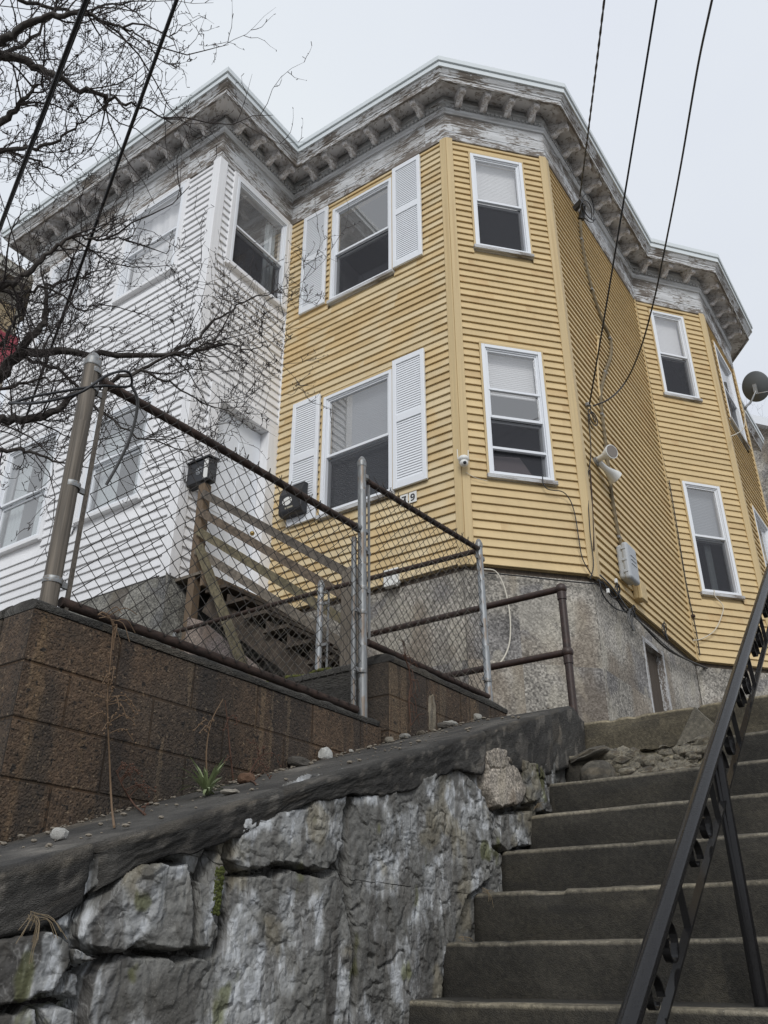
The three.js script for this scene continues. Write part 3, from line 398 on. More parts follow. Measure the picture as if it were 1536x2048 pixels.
// things fixed to the houses
{
  // mailbox on the shutter
  const o = thing('wall_mailbox', 'black wall mailbox with a white sticker, over the foot of the lower left shutter', 'mailbox');
  const fx = x => x + 6.58, s0 = fx(-6.30), s1 = fx(-5.96);
  const prof = new THREE.Shape(); prof.moveTo(0, 0); prof.lineTo(0, 0.40); prof.lineTo(0.06, 0.385); prof.lineTo(0.115, 0.27); prof.lineTo(0.115, 0.05); prof.quadraticCurveTo(0.11, 0, 0.06, 0);
  const g = new THREE.ExtrudeGeometry(prof, { depth: s1 - s0, bevelEnabled: true, bevelSize: 0.004, bevelThickness: 0.004, bevelSegments: 1 }); g.rotateY(-Math.PI / 2); g.translate(s1, 4.77, 0.070); M('body', wF.put(g), mt.black, o);
  M('lid', wF.put(bxm(s0 - 0.006, s1 + 0.006, 5.155, 5.175, 0.062, 0.135, 0.004)), mt.black, o);
  const st = new THREE.CircleGeometry(0.075, 20); st.scale(1, 0.75, 1); st.translate(s0 + 0.13, 4.94, 0.1905); M('sticker', wF.put(st), mt.plasticWhite, o);
  M('label_plate', wF.put(bxm(s0 + 0.10, s0 + 0.22, 4.835, 4.86, 0.187, 0.1902)), mat({ color: rgb(150, 146, 130), roughness: 0.6 }), o);
  // security camera on the corner board
  const c = thing('security_camera', 'small white dome camera with two antennas on the yellow corner board', 'camera'); const cp = wC.p(0.0, 4.74, 0.0);
  const N = V(0.743 + 0.3, 0, 0.669 + 0.5).normalize(), q = (d, y, sd = 0) => V(cp.x + N.x * d - N.z * sd, cp.y + y, cp.z + N.z * d + N.x * sd);
  const sp = (r, p, sy = 1) => { const g = new THREE.SphereGeometry(r, 18, 12); g.scale(1, sy, 1); g.translate(p.x, p.y, p.z); return g; };
  M('mount', tube([q(0.02, 0.03), q(0.10, 0.03)], 0.035, 12), mt.plasticWhite, c); M('housing', sp(0.06, q(0.115, 0.015), 0.72), mt.plasticWhite, c); M('ball', sp(0.046, q(0.12, -0.035)), mt.plasticWhite, c); M('lens', sp(0.021, q(0.15, -0.048)), mt.black, c);
  for (const k of [-1, 1]) M('antenna', tube([q(0.085, 0.03, 0.055 * k), q(0.085, 0.15, 0.06 * k)], 0.005, 6), mt.plasticWhite, c);
  // flood light
  const f = thing('flood_light', 'white twin head flood light on the side wall by the bay corner', 'lamp'); const L = wR.p(0.42, 5.20, 0.0), p = (a, b, d) => wR.p(0.42 + a, 5.20 + b, d);
  M('base_plate', tube([p(0, -0.02, 0.0), p(0, -0.02, 0.05)], 0.06, 14), mt.galv, f);
  const head = (a, b) => { const g = []; const n = 9, pts = [], D = V().subVectors(b, a); for (let i = 0; i <= n; i++) pts.push(a.clone().addScaledVector(D, i / n)); const h = M('lamp_head', tube(pts, t => 0.036 + 0.052 * ss(0.35, 1, t), 16), mt.plasticWhite, f); M('lens', tube([b.clone().addScaledVector(D, -0.02), b.clone().addScaledVector(D, 0.02)], 0.076, 16), mat({ color: rgb(120, 112, 104), roughness: 0.3 }), h); };
  head(p(0, 0.0, 0.05), p(-0.12, -0.02, 0.27)); head(p(0.02, -0.02, 0.05), p(0.24, -0.17, 0.16));
  // meter boxes
  const b = thing('utility_box', 'rounded grey plastic utility box low on the yellow side wall', 'utility box');
  const bw = (s0, s1, y0, y1, o0, o1, r) => { const g = new RoundedBoxGeometry(s1 - s0, y1 - y0, o1 - o0, 3, r); g.translate((s0 + s1) / 2, (y0 + y1) / 2, (o0 + o1) / 2); return wR.put(g); };
  M('body', bw(0.70, 0.98, 3.80, 4.22, 0.02, 0.15, 0.04), mt.plasticGrey, b); M('cover', bw(0.685, 0.995, 3.785, 4.235, 0.085, 0.165, 0.035), mt.plasticGrey, b);
  for (let k = 0; k < 3; k++) M('rib', bw(0.76, 0.92, 3.98 + k * 0.05, 4.0 + k * 0.05, 0.16, 0.172, 0.004), mt.plasticGrey, b);
  for (const y of [3.86, 4.0, 4.14]) M('latch', bw(0.677, 0.695, y, y + 0.03, 0.09, 0.14, 0.004), mt.plasticGrey, b);
  const j = thing('junction_box', 'small tan junction box beside the grey utility box', 'utility box');
  M('body', bw(1.12, 1.30, 3.70, 3.90, 0.015, 0.11, 0.02), mt.yellowTrim, j); M('cover', bw(1.11, 1.31, 3.69, 3.91, 0.08, 0.125, 0.012), mt.yellowTrim, j);
  // service entrance cable
  const sv = thing('service_cable', 'thick weathered service cable painted tan running down the side wall', 'cable');
  const pts = [[1160, 438], [1163, 480], [1170, 520], [1184, 580], [1204, 640], [1220, 678], [1222, 705], [1210, 745], [1201, 790], [1204, 830], [1210, 880], [1217, 940], [1226, 1010], [1238, 1075], [1246, 1105]].map(q => { const v = onX(...q, -2.882); return v; });
  M('cable', tube(smooth(pts, 60), 0.024, 8), mat({ map: rep(T.wood, 0.3, 0.8), color: new THREE.Color(1.05, 0.98, 0.74), roughness: 0.85 }), sv);
  for (let k = 1; k < pts.length; k += 2) { const a = pts[k]; M('clip', bx(0.03, 0.035, 0.075, a.x + 0.006, a.y, a.z, 0.006), mt.galv, sv); }
  M('weather_head', tube([pts[0].clone().add(V(0.02, -0.02, 0)), pts[0].clone().add(V(0.06, 0.10, 0.02)), pts[0].clone().add(V(0.11, 0.13, 0.10))], t => 0.05 - 0.01 * t, 8), mt.cable, sv);
  const old = thing('old_conduit', 'thin faded conduit with a ball fitting on the side wall', 'conduit');
  const oc = [[1196, 676], [1195, 720], [1197, 770], [1201, 800]].map(q => onX(...q, -2.885)); M('pipe', tube(smooth(oc, 10), 0.015, 6), mt.yellowTrim, old); const og = new THREE.SphereGeometry(0.035, 10, 8); og.translate(oc[0].x, oc[0].y, oc[0].z); M('fitting', og, mt.yellowTrim, old);
  // satellite dish
  const s = thing('satellite_dish', 'grey satellite dish on a curved arm at the far corner of the yellow house', 'dish');
  const dc = onZ(1510, 773, -14.9), mnt = V(-2.07, 9.02, -14.6), pr = []; for (let i = 0; i <= 10; i++) pr.push(new THREE.Vector2(0.26 * i / 10, 0.06 * (i / 10) ** 2)); for (let i = 10; i >= 0; i--) pr.push(new THREE.Vector2(0.262 * i / 10, 0.06 * (i / 10) ** 2 + 0.006));
  const dg = new THREE.LatheGeometry(pr, 32); dg.scale(0.98, 1, 1.12); dg.applyQuaternion(new THREE.Quaternion().setFromUnitVectors(V(0, 1, 0), dc.clone().normalize().add(V(0.25, -0.1, 0)).normalize())); dg.translate(dc.x, dc.y, dc.z); M('reflector', dg, mat({ color: rgb(104, 108, 110), roughness: 0.5, metalness: 0.2 }), s);
  const bk = dc.clone().add(V(0.0, -0.10, 0.07)); M('bracket', bar(dc.clone().add(V(0, 0.02, 0.03)), bk.clone().add(V(0, -0.12, 0.0)), 0.07, 0.05), mt.galv, s);
  M('arm', tube(smooth([mnt, mnt.clone().add(V(0.06, 0.05, 0.04)), V(-1.95, 9.25, -14.75), bk.clone().add(V(0, -0.05, 0))], 16), 0.02, 8), mt.galv, s); M('foot', bx(0.06, 0.12, 0.12, -2.085, 9.02, -14.56, 0.01), mt.galv, s);
  M('feed_arm', tube([bk.clone().add(V(0, -0.12, 0.02)), bk.clone().add(V(0.3, -0.10, -0.1))], 0.012, 6), mt.galv, s);
}

// ---------- ground, terraces ----------
const XS = -2.06, XB = -2.75;                       // stair-side face of the rubble wall, face of the block wall
const stripY = z => 0.21 + 0.33 * (-z - 1.32);      // sloping top of the coping strip
{
  const g = new THREE.PlaneGeometry(600, 600); g.rotateX(-Math.PI / 2); g.translate(0, -1.62, 0); const uv = g.attributes.uv; for (let i = 0; i < uv.count; i++) uv.setXY(i, uv.getX(i) * 600, uv.getY(i) * 600);
  struct('ground', g, mt.ground);
  const pl = (b) => { const q = b; const p = q.attributes.position, u = q.attributes.uv; for (let i = 0; i < u.count; i++) u.setXY(i, p.getX(i), p.getZ(i) + p.getY(i)); return q; };
  struct('lower_yard', pl(bxm(-24, XB - 0.2, -1.7, 1.08, -5.44, -1.92)), mt.soil);
  struct('back_yard', pl(mg([bxm(-24, -10.9, -1.7, 1.08, -26, -5.5)])), mt.soil);
  struct('upper_terrace', pl(bxm(-6.4, XB - 0.2, -1.6, 1.57, -7.2, -4.15)), mt.soil);
  struct('side_path', pl(mg([bxm(XB - 0.15, 3.0, -1.6, 1.33, -26, -5.42)])), mt.soil);
  struct('hillside', pl((() => { const s = new THREE.Shape(); s.moveTo(5.12, 1.3); s.lineTo(0, -1.9); s.lineTo(0, -2.2); s.lineTo(5.41, -2.2); s.lineTo(5.41, 1.3); const g = new THREE.ExtrudeGeometry(s, { depth: 6, bevelEnabled: false }); g.rotateY(Math.PI / 2); g.translate(0.75, 0, 0); return g; })()), mt.soil);
}
// ---------- block retaining walls ----------
function blockWall(parent, y0, y1, za, zb, xf, seed, capH = 0.05) { // face at x = xf, running from za to zb (zb < za)
  const R = rng(seed), C = 0.2032, Lb = 0.4064; let row = 0;
  const uvZ = (g) => { const p = g.attributes.position, n = g.attributes.normal, u = g.attributes.uv; for (let i = 0; i < u.count; i++) { const ax = Math.abs(n.getX(i)) > 0.7 || Math.abs(n.getY(i)) > 0.7; u.setXY(i, (ax ? p.getZ(i) : p.getX(i)) + 6, p.getY(i)); } return g; };
  M('mortar_core', uvZ(bxm(xf - 0.185, xf - 0.004, y0, y1 - 0.004, zb, za - 0.004)), mt.mortar, parent);
  for (let y = y1 - C; y > y0 - C; y -= C, row++) for (let s = (row % 2 ? -Lb / 2 : 0); s < za - zb; s += Lb) {
    const a = za - Math.max(0, s), b = za - Math.min(za - zb, s + Lb); if (a - b < 0.03) continue;
    const first = s <= 0, d = (R() - 0.5) * 0.003; M('block', uvZ(bxm(first ? xf - 0.19 : xf - 0.10, xf + d, y + 0.004, y + C - 0.004, b + 0.0035, a - (first ? 0 : 0.0035), 0.005)), mt.block, parent); }
}
function roughCap(x0, x1, y, h, z0, z1, seed, amp = 0.012) { // worn concrete cap, z0 > z1
  const n = Math.ceil((z0 - z1) / 0.03), prof = [[x1, y - 0.004], [x1 + 0.006, y + h * 0.5], [x1 - 0.004, y + h * 0.85], [x1 - 0.025, y + h], [(x0 + x1) / 2, y + h * 1.04], [x0 + 0.03, y + h], [x0, y + h * 0.6], [x0, y - 0.004]];
  const pos = [], uv = [], idx = [], q = prof.length;
  for (let i = 0; i <= n; i++) { const z = mix(z0, z1, i / n); prof.forEach((p, k) => { const a = k > 0 && k < q - 1 ? amp : 0; pos.push(p[0] + a * 1.2 * (fbm(z * 16 + seed, k * 3.3, 3) - 0.5), p[1] + a * 2 * (fbm(z * 11 + seed + 40, k * 2.1, 4) - 0.5), z); uv.push(z, k * 0.05); }); if (i < n) for (let k = 0; k < q - 1; k++) { const a = i * q + k; idx.push(a, a + 1, a + q, a + q, a + 1, a + q + 1); } }
  for (const i of [0, n]) { const b = i * q; for (let k = 1; k < q - 1; k++) i ? idx.push(b, b + k, b + k + 1) : idx.push(b, b + k + 1, b + k); }
  return geoFrom(pos, uv, idx); }
const BW1 = thing('block_wall', 'low brown stained concrete block wall carrying the nearest fence panel', 'wall');
blockWall(BW1, -0.40, 1.165, -1.70, -3.93, XB, 3); M('cap', roughCap(XB - 0.19, XB + 0.004, 1.165, 0.036, -1.70, -3.90, 4), mt.cap, BW1);
{ // street-facing return of the lower wall
  const l = []; let row = 0; for (let y = 1.165 - 0.2032; y > -0.6; y -= 0.2032, row++) for (let x = XB - 0.192 - (row % 2 ? 0.2 : 0.4064); x > -14; x -= 0.4064) { if (x < XB - 1.6) { l.push([x, y]); continue; } const g = bxm(x + 0.003, Math.min(x + 0.4, XB - 0.194), y + 0.004, y + 0.199, -1.89, -1.701, 0.005), p = g.attributes.position, u = g.attributes.uv; for (let i = 0; i < u.count; i++) u.setXY(i, p.getX(i) + p.getZ(i), p.getY(i)); M('block', g, mt.block, BW1); }
  stuff(M('blocks', mg(l.map(([x, y]) => bxm(x + 0.003, x + 0.4, y + 0.004, y + 0.199, -1.89, -1.701))), mt.block, BW1));
  const cp = roughCap(-0.19, 0.004, 1.165, 0.05, 0, -11, 8); cp.rotateY(Math.PI / 2); cp.translate(XB - 0.195, 0, -1.888); M('cap', cp, mt.cap, BW1);
}
const BW2 = thing('block_wall', 'upper concrete block wall with a broken mortar patch, beyond the tall fence post', 'wall');
blockWall(BW2, 0.6, 1.555, -3.96, -5.42, XB + 0.03, 23); M('cap', roughCap(XB - 0.17, XB + 0.034, 1.555, 0.045, -3.96, -5.42, 14), mt.cap, BW2);
{ const g = bxm(-6.4, XB - 0.165, 0.9, 1.56, -4.14, -3.985); M('return_wall', g, mt.cap, BW2); const c = roughCap(-0.17, 0.004, 1.555, 0.045, 0, -3.4, 18); c.rotateY(Math.PI / 2); c.translate(XB - 0.175, 0, -4.145); M('cap', c, mt.cap, BW2);
  const R = rng(5), l = []; for (let k = 0; k < 1400; k++) { const x = -3.2 - R() * 0.75; const z = -4.0 - R() * 0.13; const s = fbm(x * 9, z * 9, 3); if (s < 0.45) continue; const m = new THREE.IcosahedronGeometry(0.006 + R() * 0.009, 0); m.translate(x, 1.60 + R() * 0.006, z); l.push(m); } stuff(M('moss', mg(l), mat({ color: rgb(86, 88, 44), roughness: 1 }), BW2));
  // broken patch showing pale mortar
  const s = lump(0.15, 0.05, 0.85, 0.3, 3, 3); s.translate(XB + 0.028, 1.34, -4.42); M('mortar_patch', s, mat({ map: rep(T.found, 1.1, 1.1), color: new THREE.Color(0.6, 0.55, 0.46), roughness: 1 }), BW2); }

// ---------- rubble wall with parging ----------
const SW = thing('rubble_wall', 'grey parged rubble stone wall with deep cracks and a dark sloping coping beside the steps', 'wall');
const poly = (...a) => { const r = []; for (let i = 0; i < a.length; i += 2) { const v = onX(a[i], a[i + 1], XS); r.push([-v.z, v.y]); } return r; };
const PIECES = [
  { n: 'stone', o: 0.052, p: poly(142, 1865, 152, 1830, 196, 1790, 236, 1733, 290, 1715, 372, 1722, 380, 1740, 371, 1898, 340, 1906, 262, 1898, 240, 1918, 195, 1915, 160, 1888) },
  { n: 'stone', o: 0.044, p: poly(384, 1758, 400, 1768, 418, 1718, 434, 1695, 446, 1740, 422, 1838, 432, 1850, 412, 1903, 376, 1903) },
  { n: 'stone', o: 0.050, p: poly(-60, 1880, 0, 1868, 60, 1862, 130, 1870, 128, 1925, 115, 1972, 104, 1992, 60, 2004, -60, 2015) },
  { n: 'stone', o: 0.058, p: poly(133, 1888, 150, 1885, 186, 1910, 184, 1925, 160, 1927, 132, 1920) },
  { n: 'stone', o: 0.020, p: poly(142, 1932, 166, 1934, 162, 2000, 150, 2010, 116, 2002) },
  { n: 'stone', o: 0.040, p: poly(-60, 2024, 70, 2012, 74, 2140, -60, 2140) },
  { n: 'stone', o: 0.036, p: poly(80, 2010, 150, 2018, 160, 2140, 80, 2140) },
  { n: 'parging', o: 0.034, p: poly(170, 1942, 262, 1910, 410, 1916, 452, 1872, 454, 1782, 482, 1748, 522, 1742, 545, 1752, 576, 1737, 610, 1748, 650, 1752, 676, 1730, 690, 1790, 700, 1920, 682, 2160, 166, 2160) },
  { n: 'parging', o: 0.046, p: poly(470, 1640, 520, 1630, 600, 1610, 665, 1575, 692, 1580, 686, 1690, 670, 1730, 650, 1746, 610, 1742, 572, 1732, 522, 1736, 482, 1742, 456, 1722) },
  { n: 'parging', o: 0.038, p: poly(697, 1590, 770, 1580, 830, 1550, 900, 1540, 912, 1530, 960, 1580, 984, 1650, 984, 1760, 930, 1800, 905, 1880, 882, 1992, 870, 2160, 690, 2160, 706, 1920, 694, 1780, 690, 1690) },
  { n: 'granite', o: 0.056, p: poly(958, 1500, 1000, 1495, 1022, 1535, 1041, 1580, 1035, 1610, 1000, 1616, 978, 1618, 964, 1575) },
  { n: 'stone', o: 0.050, p: poly(1036, 1515, 1062, 1530, 1069, 1570, 1068, 1602, 1044, 1611, 1040, 1570) },
  { n: 'stone', o: 0.030, p: poly(1073, 1530, 1106, 1520, 1110, 1626, 1073, 1628) },
  { n: 'stone', o: 0.036, p: poly(990, 1626, 1060, 1620, 1062, 1692, 1012, 1704, 992, 1692) },
];
const lowEdge = [[0.6, -0.16], [1.2, 0.02], [1.44, 0.07], [1.585, 0.14], [1.63, 0.185], [1.73, 0.25], [2.0, 0.31], [2.19, 0.38], [2.45, 0.50], [2.69, 0.56], [2.95, 0.60], [3.19, 0.665], [3.51, 0.79], [3.75, 0.80], [3.82, 0.90], [3.99, 0.87], [4.25, 0.90], [4.45, 0.905], [4.8, 1.0], [5.2, 1.05]];
const lowY = z => { for (let i = 1; i < lowEdge.length; i++) if (z <= lowEdge[i][0]) { const a = lowEdge[i - 1], b = lowEdge[i]; return mix(a[1], b[1], cl((z - a[0]) / (b[0] - a[0]))) + 0.03 * (fbm(z * 14, 3.3, 4) - 0.5); } return 1.05; };
{
  const sd = (p, x, y) => { let d = 1e9, ins = false; for (let i = 0, j = p.length - 1; i < p.length; j = i++) { const [ax, ay] = p[j], [bx2, by] = p[i]; if ((ay > y) !== (by > y) && x < (bx2 - ax) * (y - ay) / (by - ay) + ax) ins = !ins; const ex = bx2 - ax, ey = by - ay, t = cl(((x - ax) * ex + (y - ay) * ey) / (ex * ex + ey * ey)); const q = Math.hypot(x - ax - ex * t, y - ay - ey * t); if (q < d) d = q; } return ins ? -d : d; };
  const Z0 = 1.05, Z1 = 5.12, Y0 = -0.42, Y1 = 1.10, st = 0.0052, nx = Math.round((Z1 - Z0) / st), ny = Math.round((Y1 - Y0) / st);
  const id = new Int16Array((nx + 1) * (ny + 1)).fill(-1), ht = new Float32Array((nx + 1) * (ny + 1));
  for (let j = 0; j <= ny; j++) for (let i = 0; i <= nx; i++) {
    const z = Z0 + i * st, y = Y0 + j * st, k = j * (nx + 1) + i; if (y > lowY(z) + 0.10) continue; if (y < -0.72 + (z - 3.1) * 0.69 - 0.3) continue;
    const wz = z + 0.034 * (fbm(z * 12, y * 12, 3) - 0.5) + 0.011 * (fbm(z * 38 + 9, y * 38, 2) - 0.5), wy = y + 0.034 * (fbm(z * 12 + 50, y * 12 + 20, 3) - 0.5) + 0.011 * (fbm(z * 38 + 70, y * 38, 2) - 0.5);
    let best = 1e9, bi = -1; for (let q = 0; q < PIECES.length; q++) { const P = PIECES[q]; if (!P.b) { P.b = [Math.min(...P.p.map(a => a[0])), Math.max(...P.p.map(a => a[0])), Math.min(...P.p.map(a => a[1])), Math.max(...P.p.map(a => a[1]))]; } if (wz < P.b[0] - 0.05 || wz > P.b[1] + 0.05 || wy < P.b[2] - 0.05 || wy > P.b[3] + 0.05) continue; const d = sd(P.p, wz, wy); if (d < best) { best = d; bi = q; } }
    const sv = fbm(z * 5.2, y * 4.2 + 6, 4) * 8, sf = Math.floor(sv), slab = (sf + ss(0.80, 1, sv - sf)) * 0.0062, rel = 0.026 * (fbm(z * 2.6 + 4, y * 2.6, 3) - 0.5) + 0.012 * (fbm(z * 24, y * 18, 4) - 0.5) + slab;
    const crk = fbm(z * 2 + 5, y * 2 + 9, 2) > 0.45 ? 0.016 * ss(0.010, 0.002, Math.abs(fbm(z * 3.1 + 20, y * 3.1, 4) - 0.5)) : 0, deep = -0.038 + 0.02 * fbm(z * 30, y * 30, 2);
    if (bi >= 0 && best < 0.0038) { id[k] = bi; const h = PIECES[bi].o + rel - crk; ht[k] = mix(deep, h, ss(0.0, 0.011, -best)); }
    else { id[k] = PIECES.length; const h = 0.010 + rel - crk; ht[k] = mix(deep, h, ss(0.0065, 0.017, best)); }
  }
  const cid = (i, j) => { if (i < 0 || j < 0 || i >= nx || j >= ny) return -2; const q = [id[j * (nx + 1) + i], id[j * (nx + 1) + i + 1], id[(j + 1) * (nx + 1) + i], id[(j + 1) * (nx + 1) + i + 1]]; return Math.min(...q) < 0 ? -2 : Math.min(...q); };
  for (let q = 0; q <= PIECES.length; q++) {
    const pos = [], uv = [], idx = [], vm = new Map(), X = (i, j) => { const key = j * (nx + 1) + i; if (vm.has(key)) return vm.get(key); const z = Z0 + i * st, y = Y0 + j * st; pos.push(XS - 0.045 + ht[key], y, -z); uv.push(z + ht[key] * 1.2, y + 0.5 + ht[key] * 0.5); vm.set(key, pos.length / 3 - 1); return pos.length / 3 - 1; };
    for (let j = 0; j < ny; j++) for (let i = 0; i < nx; i++) if (cid(i, j) === q) { const a = X(i, j), b = X(i + 1, j), c = X(i, j + 1), d = X(i + 1, j + 1); idx.push(a, b, c, c, b, d); }
    if (idx.length) { const P = PIECES[q]; const m = M(P ? (P.n === 'granite' ? 'stone' : P.n) : 'parging', geoFrom(pos, uv, idx), P && P.n === 'granite' ? mt.granite : mt.parge, SW); if (P && P.n === 'granite') m.userData.label = 'bare speckled granite stone'; }
  }
  // body of the wall behind the facing
  const s = new THREE.Shape(); s.moveTo(0, -1.7); s.lineTo(5.12, -1.7); s.lineTo(5.12, stripY(-5.12) - 0.06); s.lineTo(0, stripY(0) - 0.06);
  const g = new THREE.ExtrudeGeometry(s, { depth: 0.62, bevelEnabled: false }); g.rotateY(Math.PI / 2); g.translate(XS - 0.07 - 0.62, 0, 0); M('core', g, mt.gap, SW);
  // coping slabs: top, rounded nose, front face down to a broken edge
  const slabs = [[0.2, 1.592], [1.612, 3.80], [3.835, 5.11]];
  slabs.forEach(([a, b], si) => {
    const n = Math.ceil((b - a) / 0.012), pos = [], uv = [], idx = [], col = []; let q = 0; const ov = [0.005, 0.03, 0.02][si];
    for (let i = 0; i <= n; i++) { const z = mix(a, b, i / n), yt = stripY(-z) + 0.012 * (fbm(z * 5, si * 9, 3) - 0.5), yl = lowY(z), pr = [];
      const end = ss(4.92, 5.11, z) * 0.22, e = Math.min(ss(a, a + 0.02, z), ss(b, b - 0.02, z));
      const xf = XS + 0.015 + ov * e - 0.02 * (1 - e);
      for (let k = 0; k <= 14; k++) pr.push([mix(XB - 0.02, xf - 0.03, k / 14), yt - end * (k / 14) * 0.5 - (1 - e) * 0.01]);
      for (let k = 1; k <= 5; k++) { const an = k / 5 * Math.PI / 2; pr.push([xf - 0.03 + 0.03 * Math.sin(an), yt - end * 0.5 - 0.028 + 0.028 * Math.cos(an) - (1 - e) * 0.01]); }
      const yn = yt - 0.028 - end * 0.5; for (let k = 1; k <= 14; k++) pr.push([xf - 0.018 * (k / 14), mix(yn, Math.min(yl, yn - 0.03), k / 14)]);
      pr.push([xf - 0.05, Math.min(yl, yn - 0.03) + 0.004]); pr.push([XS - 0.085, Math.min(yl, yn - 0.03) + 0.01]); q = pr.length;
      pr.forEach((p, k) => { const am = k < q - 2 ? 1 : 0; const nz = fbm(z * 8 + si * 30, k * 0.42, 4) - 0.5, nf = fbm(z * 34, k * 1.4 + si * 5, 2) - 0.5; const front = k > 17;
        pos.push(p[0] + am * (front ? 0.012 * nz + 0.010 * nf : 0), p[1] + am * (front ? 0 : 0.008 * nz + 0.004 * nf), -z); uv.push(z + si * 3.7, k * 0.028);
        // limewash streaks that run down the front face, with their own outline
        const str = front ? ss(0.60, 0.68, fbm(z * 20 + 5, k * 0.16 + si * 8, 3)) * 0.9 : ss(0.5, 0.72, fbm(z * 6 + 3, p[0] * 7, 4)) * 0.7; const tn = 0.235; col.push(tn + str * 0.36, tn * 0.985 + str * 0.34, tn * 0.95 + str * 0.31); });
      if (i < n) for (let k = 0; k < q - 1; k++) { const A = i * q + k; idx.push(A, A + 1, A + q, A + q, A + 1, A + q + 1); } }
    for (const i of [0, n]) { const o = i * q; for (let k = 1; k < q - 1; k++) i ? idx.push(o, o + k, o + k + 1) : idx.push(o, o + k + 1, o + k); }
    const g = geoFrom(pos, uv, idx); g.setAttribute('color', new THREE.Float32BufferAttribute(col, 3)); M('coping_slab', g, mt.coping, SW);
  });
}
// ---------- concrete steps ----------
const ST = thing('concrete_steps', 'worn dark concrete stairway climbing beside the rubble wall', 'stairs');
const stepY = k => k === 8 ? 1.335 : -0.12 + 0.2 * (k - 1), stepZ = k => -(3.085 + 0.29 * (k - 1));
function stepGeo(x0, x1, z, y, h, depth, seed, o = {}) { // front face + rounded nosing + tread, noise-worn
  const nx = Math.ceil((x1 - x0) / 0.02), pr = []; const nf = 12;
  for (let k = 0; k <= nf; k++) pr.push([0, k < nf ? mix(y - h - 0.02, y - 0.022, k / (nf - 1)) : y - 0.016, 0]);
  for (let k = 1; k <= 4; k++) { const a = k / 4 * Math.PI / 2; pr.push([-0.018 * (1 - Math.cos(a)), y - 0.016 + 0.016 * Math.sin(a), 1]); }
  for (let k = 1; k <= 8; k++) pr.push([-0.018 - (depth - 0.018) * k / 8, y + 0.004 * k / 8, k < 2 ? 1 : 0.3]);
  const pos = [], uv = [], idx = [], col = [], q = pr.length;
  for (let i = 0; i <= nx; i++) { const x = mix(x0, x1, i / nx), wear = 0.012 * fbm(x * 3 + seed * 5, seed, 4), chip = 0.014 * ss(0.62, 0.80, fbm(x * 7 + seed * 9, seed * 3, 3)), e = ss(x0, x0 + 0.03, x);
    const br = o.brk ? o.brk(x) : 0;
    pr.forEach((p, k) => { const top = k >= nf ? 1 : ss(nf - 4, nf, k); const rough = br * (k <= nf + 6 ? 1 : ss(nf + 12, nf + 6, k));
      const dz = -top * (chip + wear) * (k <= nf + 4 ? 1 : 0) - 0.016 * (fbm(x * 7 + seed, p[1] * 7, 4) - 0.5) - (1 - e) * 0.02 - rough * (k <= nf + 4 ? -0.01 + 0.09 * fbm(x * 13, p[1] * 17, 4) + 0.05 * (k / nf) : 0);
      const dy = k > nf - 1 ? -chip * 0.5 + 0.006 * (fbm(x * 6 + 30, k + seed, 3) - 0.5) - (1 - e) * 0.01 : 0;
      const bdy = rough * (k > nf - 2 ? 0.03 * (fbm(x * 15 + 3, k * 1.3, 4) - 0.55) : 0);
      pos.push(x, p[1] + dy + bdy, z + p[0] + dz - (x - x0) * 0); uv.push(x + seed * 0.77, (k <= nf + 2 ? p[1] : y + 0.3 * (k - nf - 2) / 8) + seed * 0.31);
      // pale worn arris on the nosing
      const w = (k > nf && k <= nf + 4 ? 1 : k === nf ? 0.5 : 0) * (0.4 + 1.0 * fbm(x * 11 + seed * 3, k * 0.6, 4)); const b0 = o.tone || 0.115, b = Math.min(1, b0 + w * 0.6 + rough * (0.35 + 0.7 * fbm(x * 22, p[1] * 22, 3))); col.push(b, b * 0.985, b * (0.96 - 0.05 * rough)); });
    if (i < nx) for (let k = 0; k < q - 1; k++) { const a = i * q + k; idx.push(a, a + q, a + 1, a + 1, a + q, a + q + 1); } }
  // left end face
  for (let k = 1; k < q - 1; k++) idx.push(0, k, k + 1);
  const g = geoFrom(pos, uv, idx); g.setAttribute('color', new THREE.Float32BufferAttribute(col, 3)); return g; }
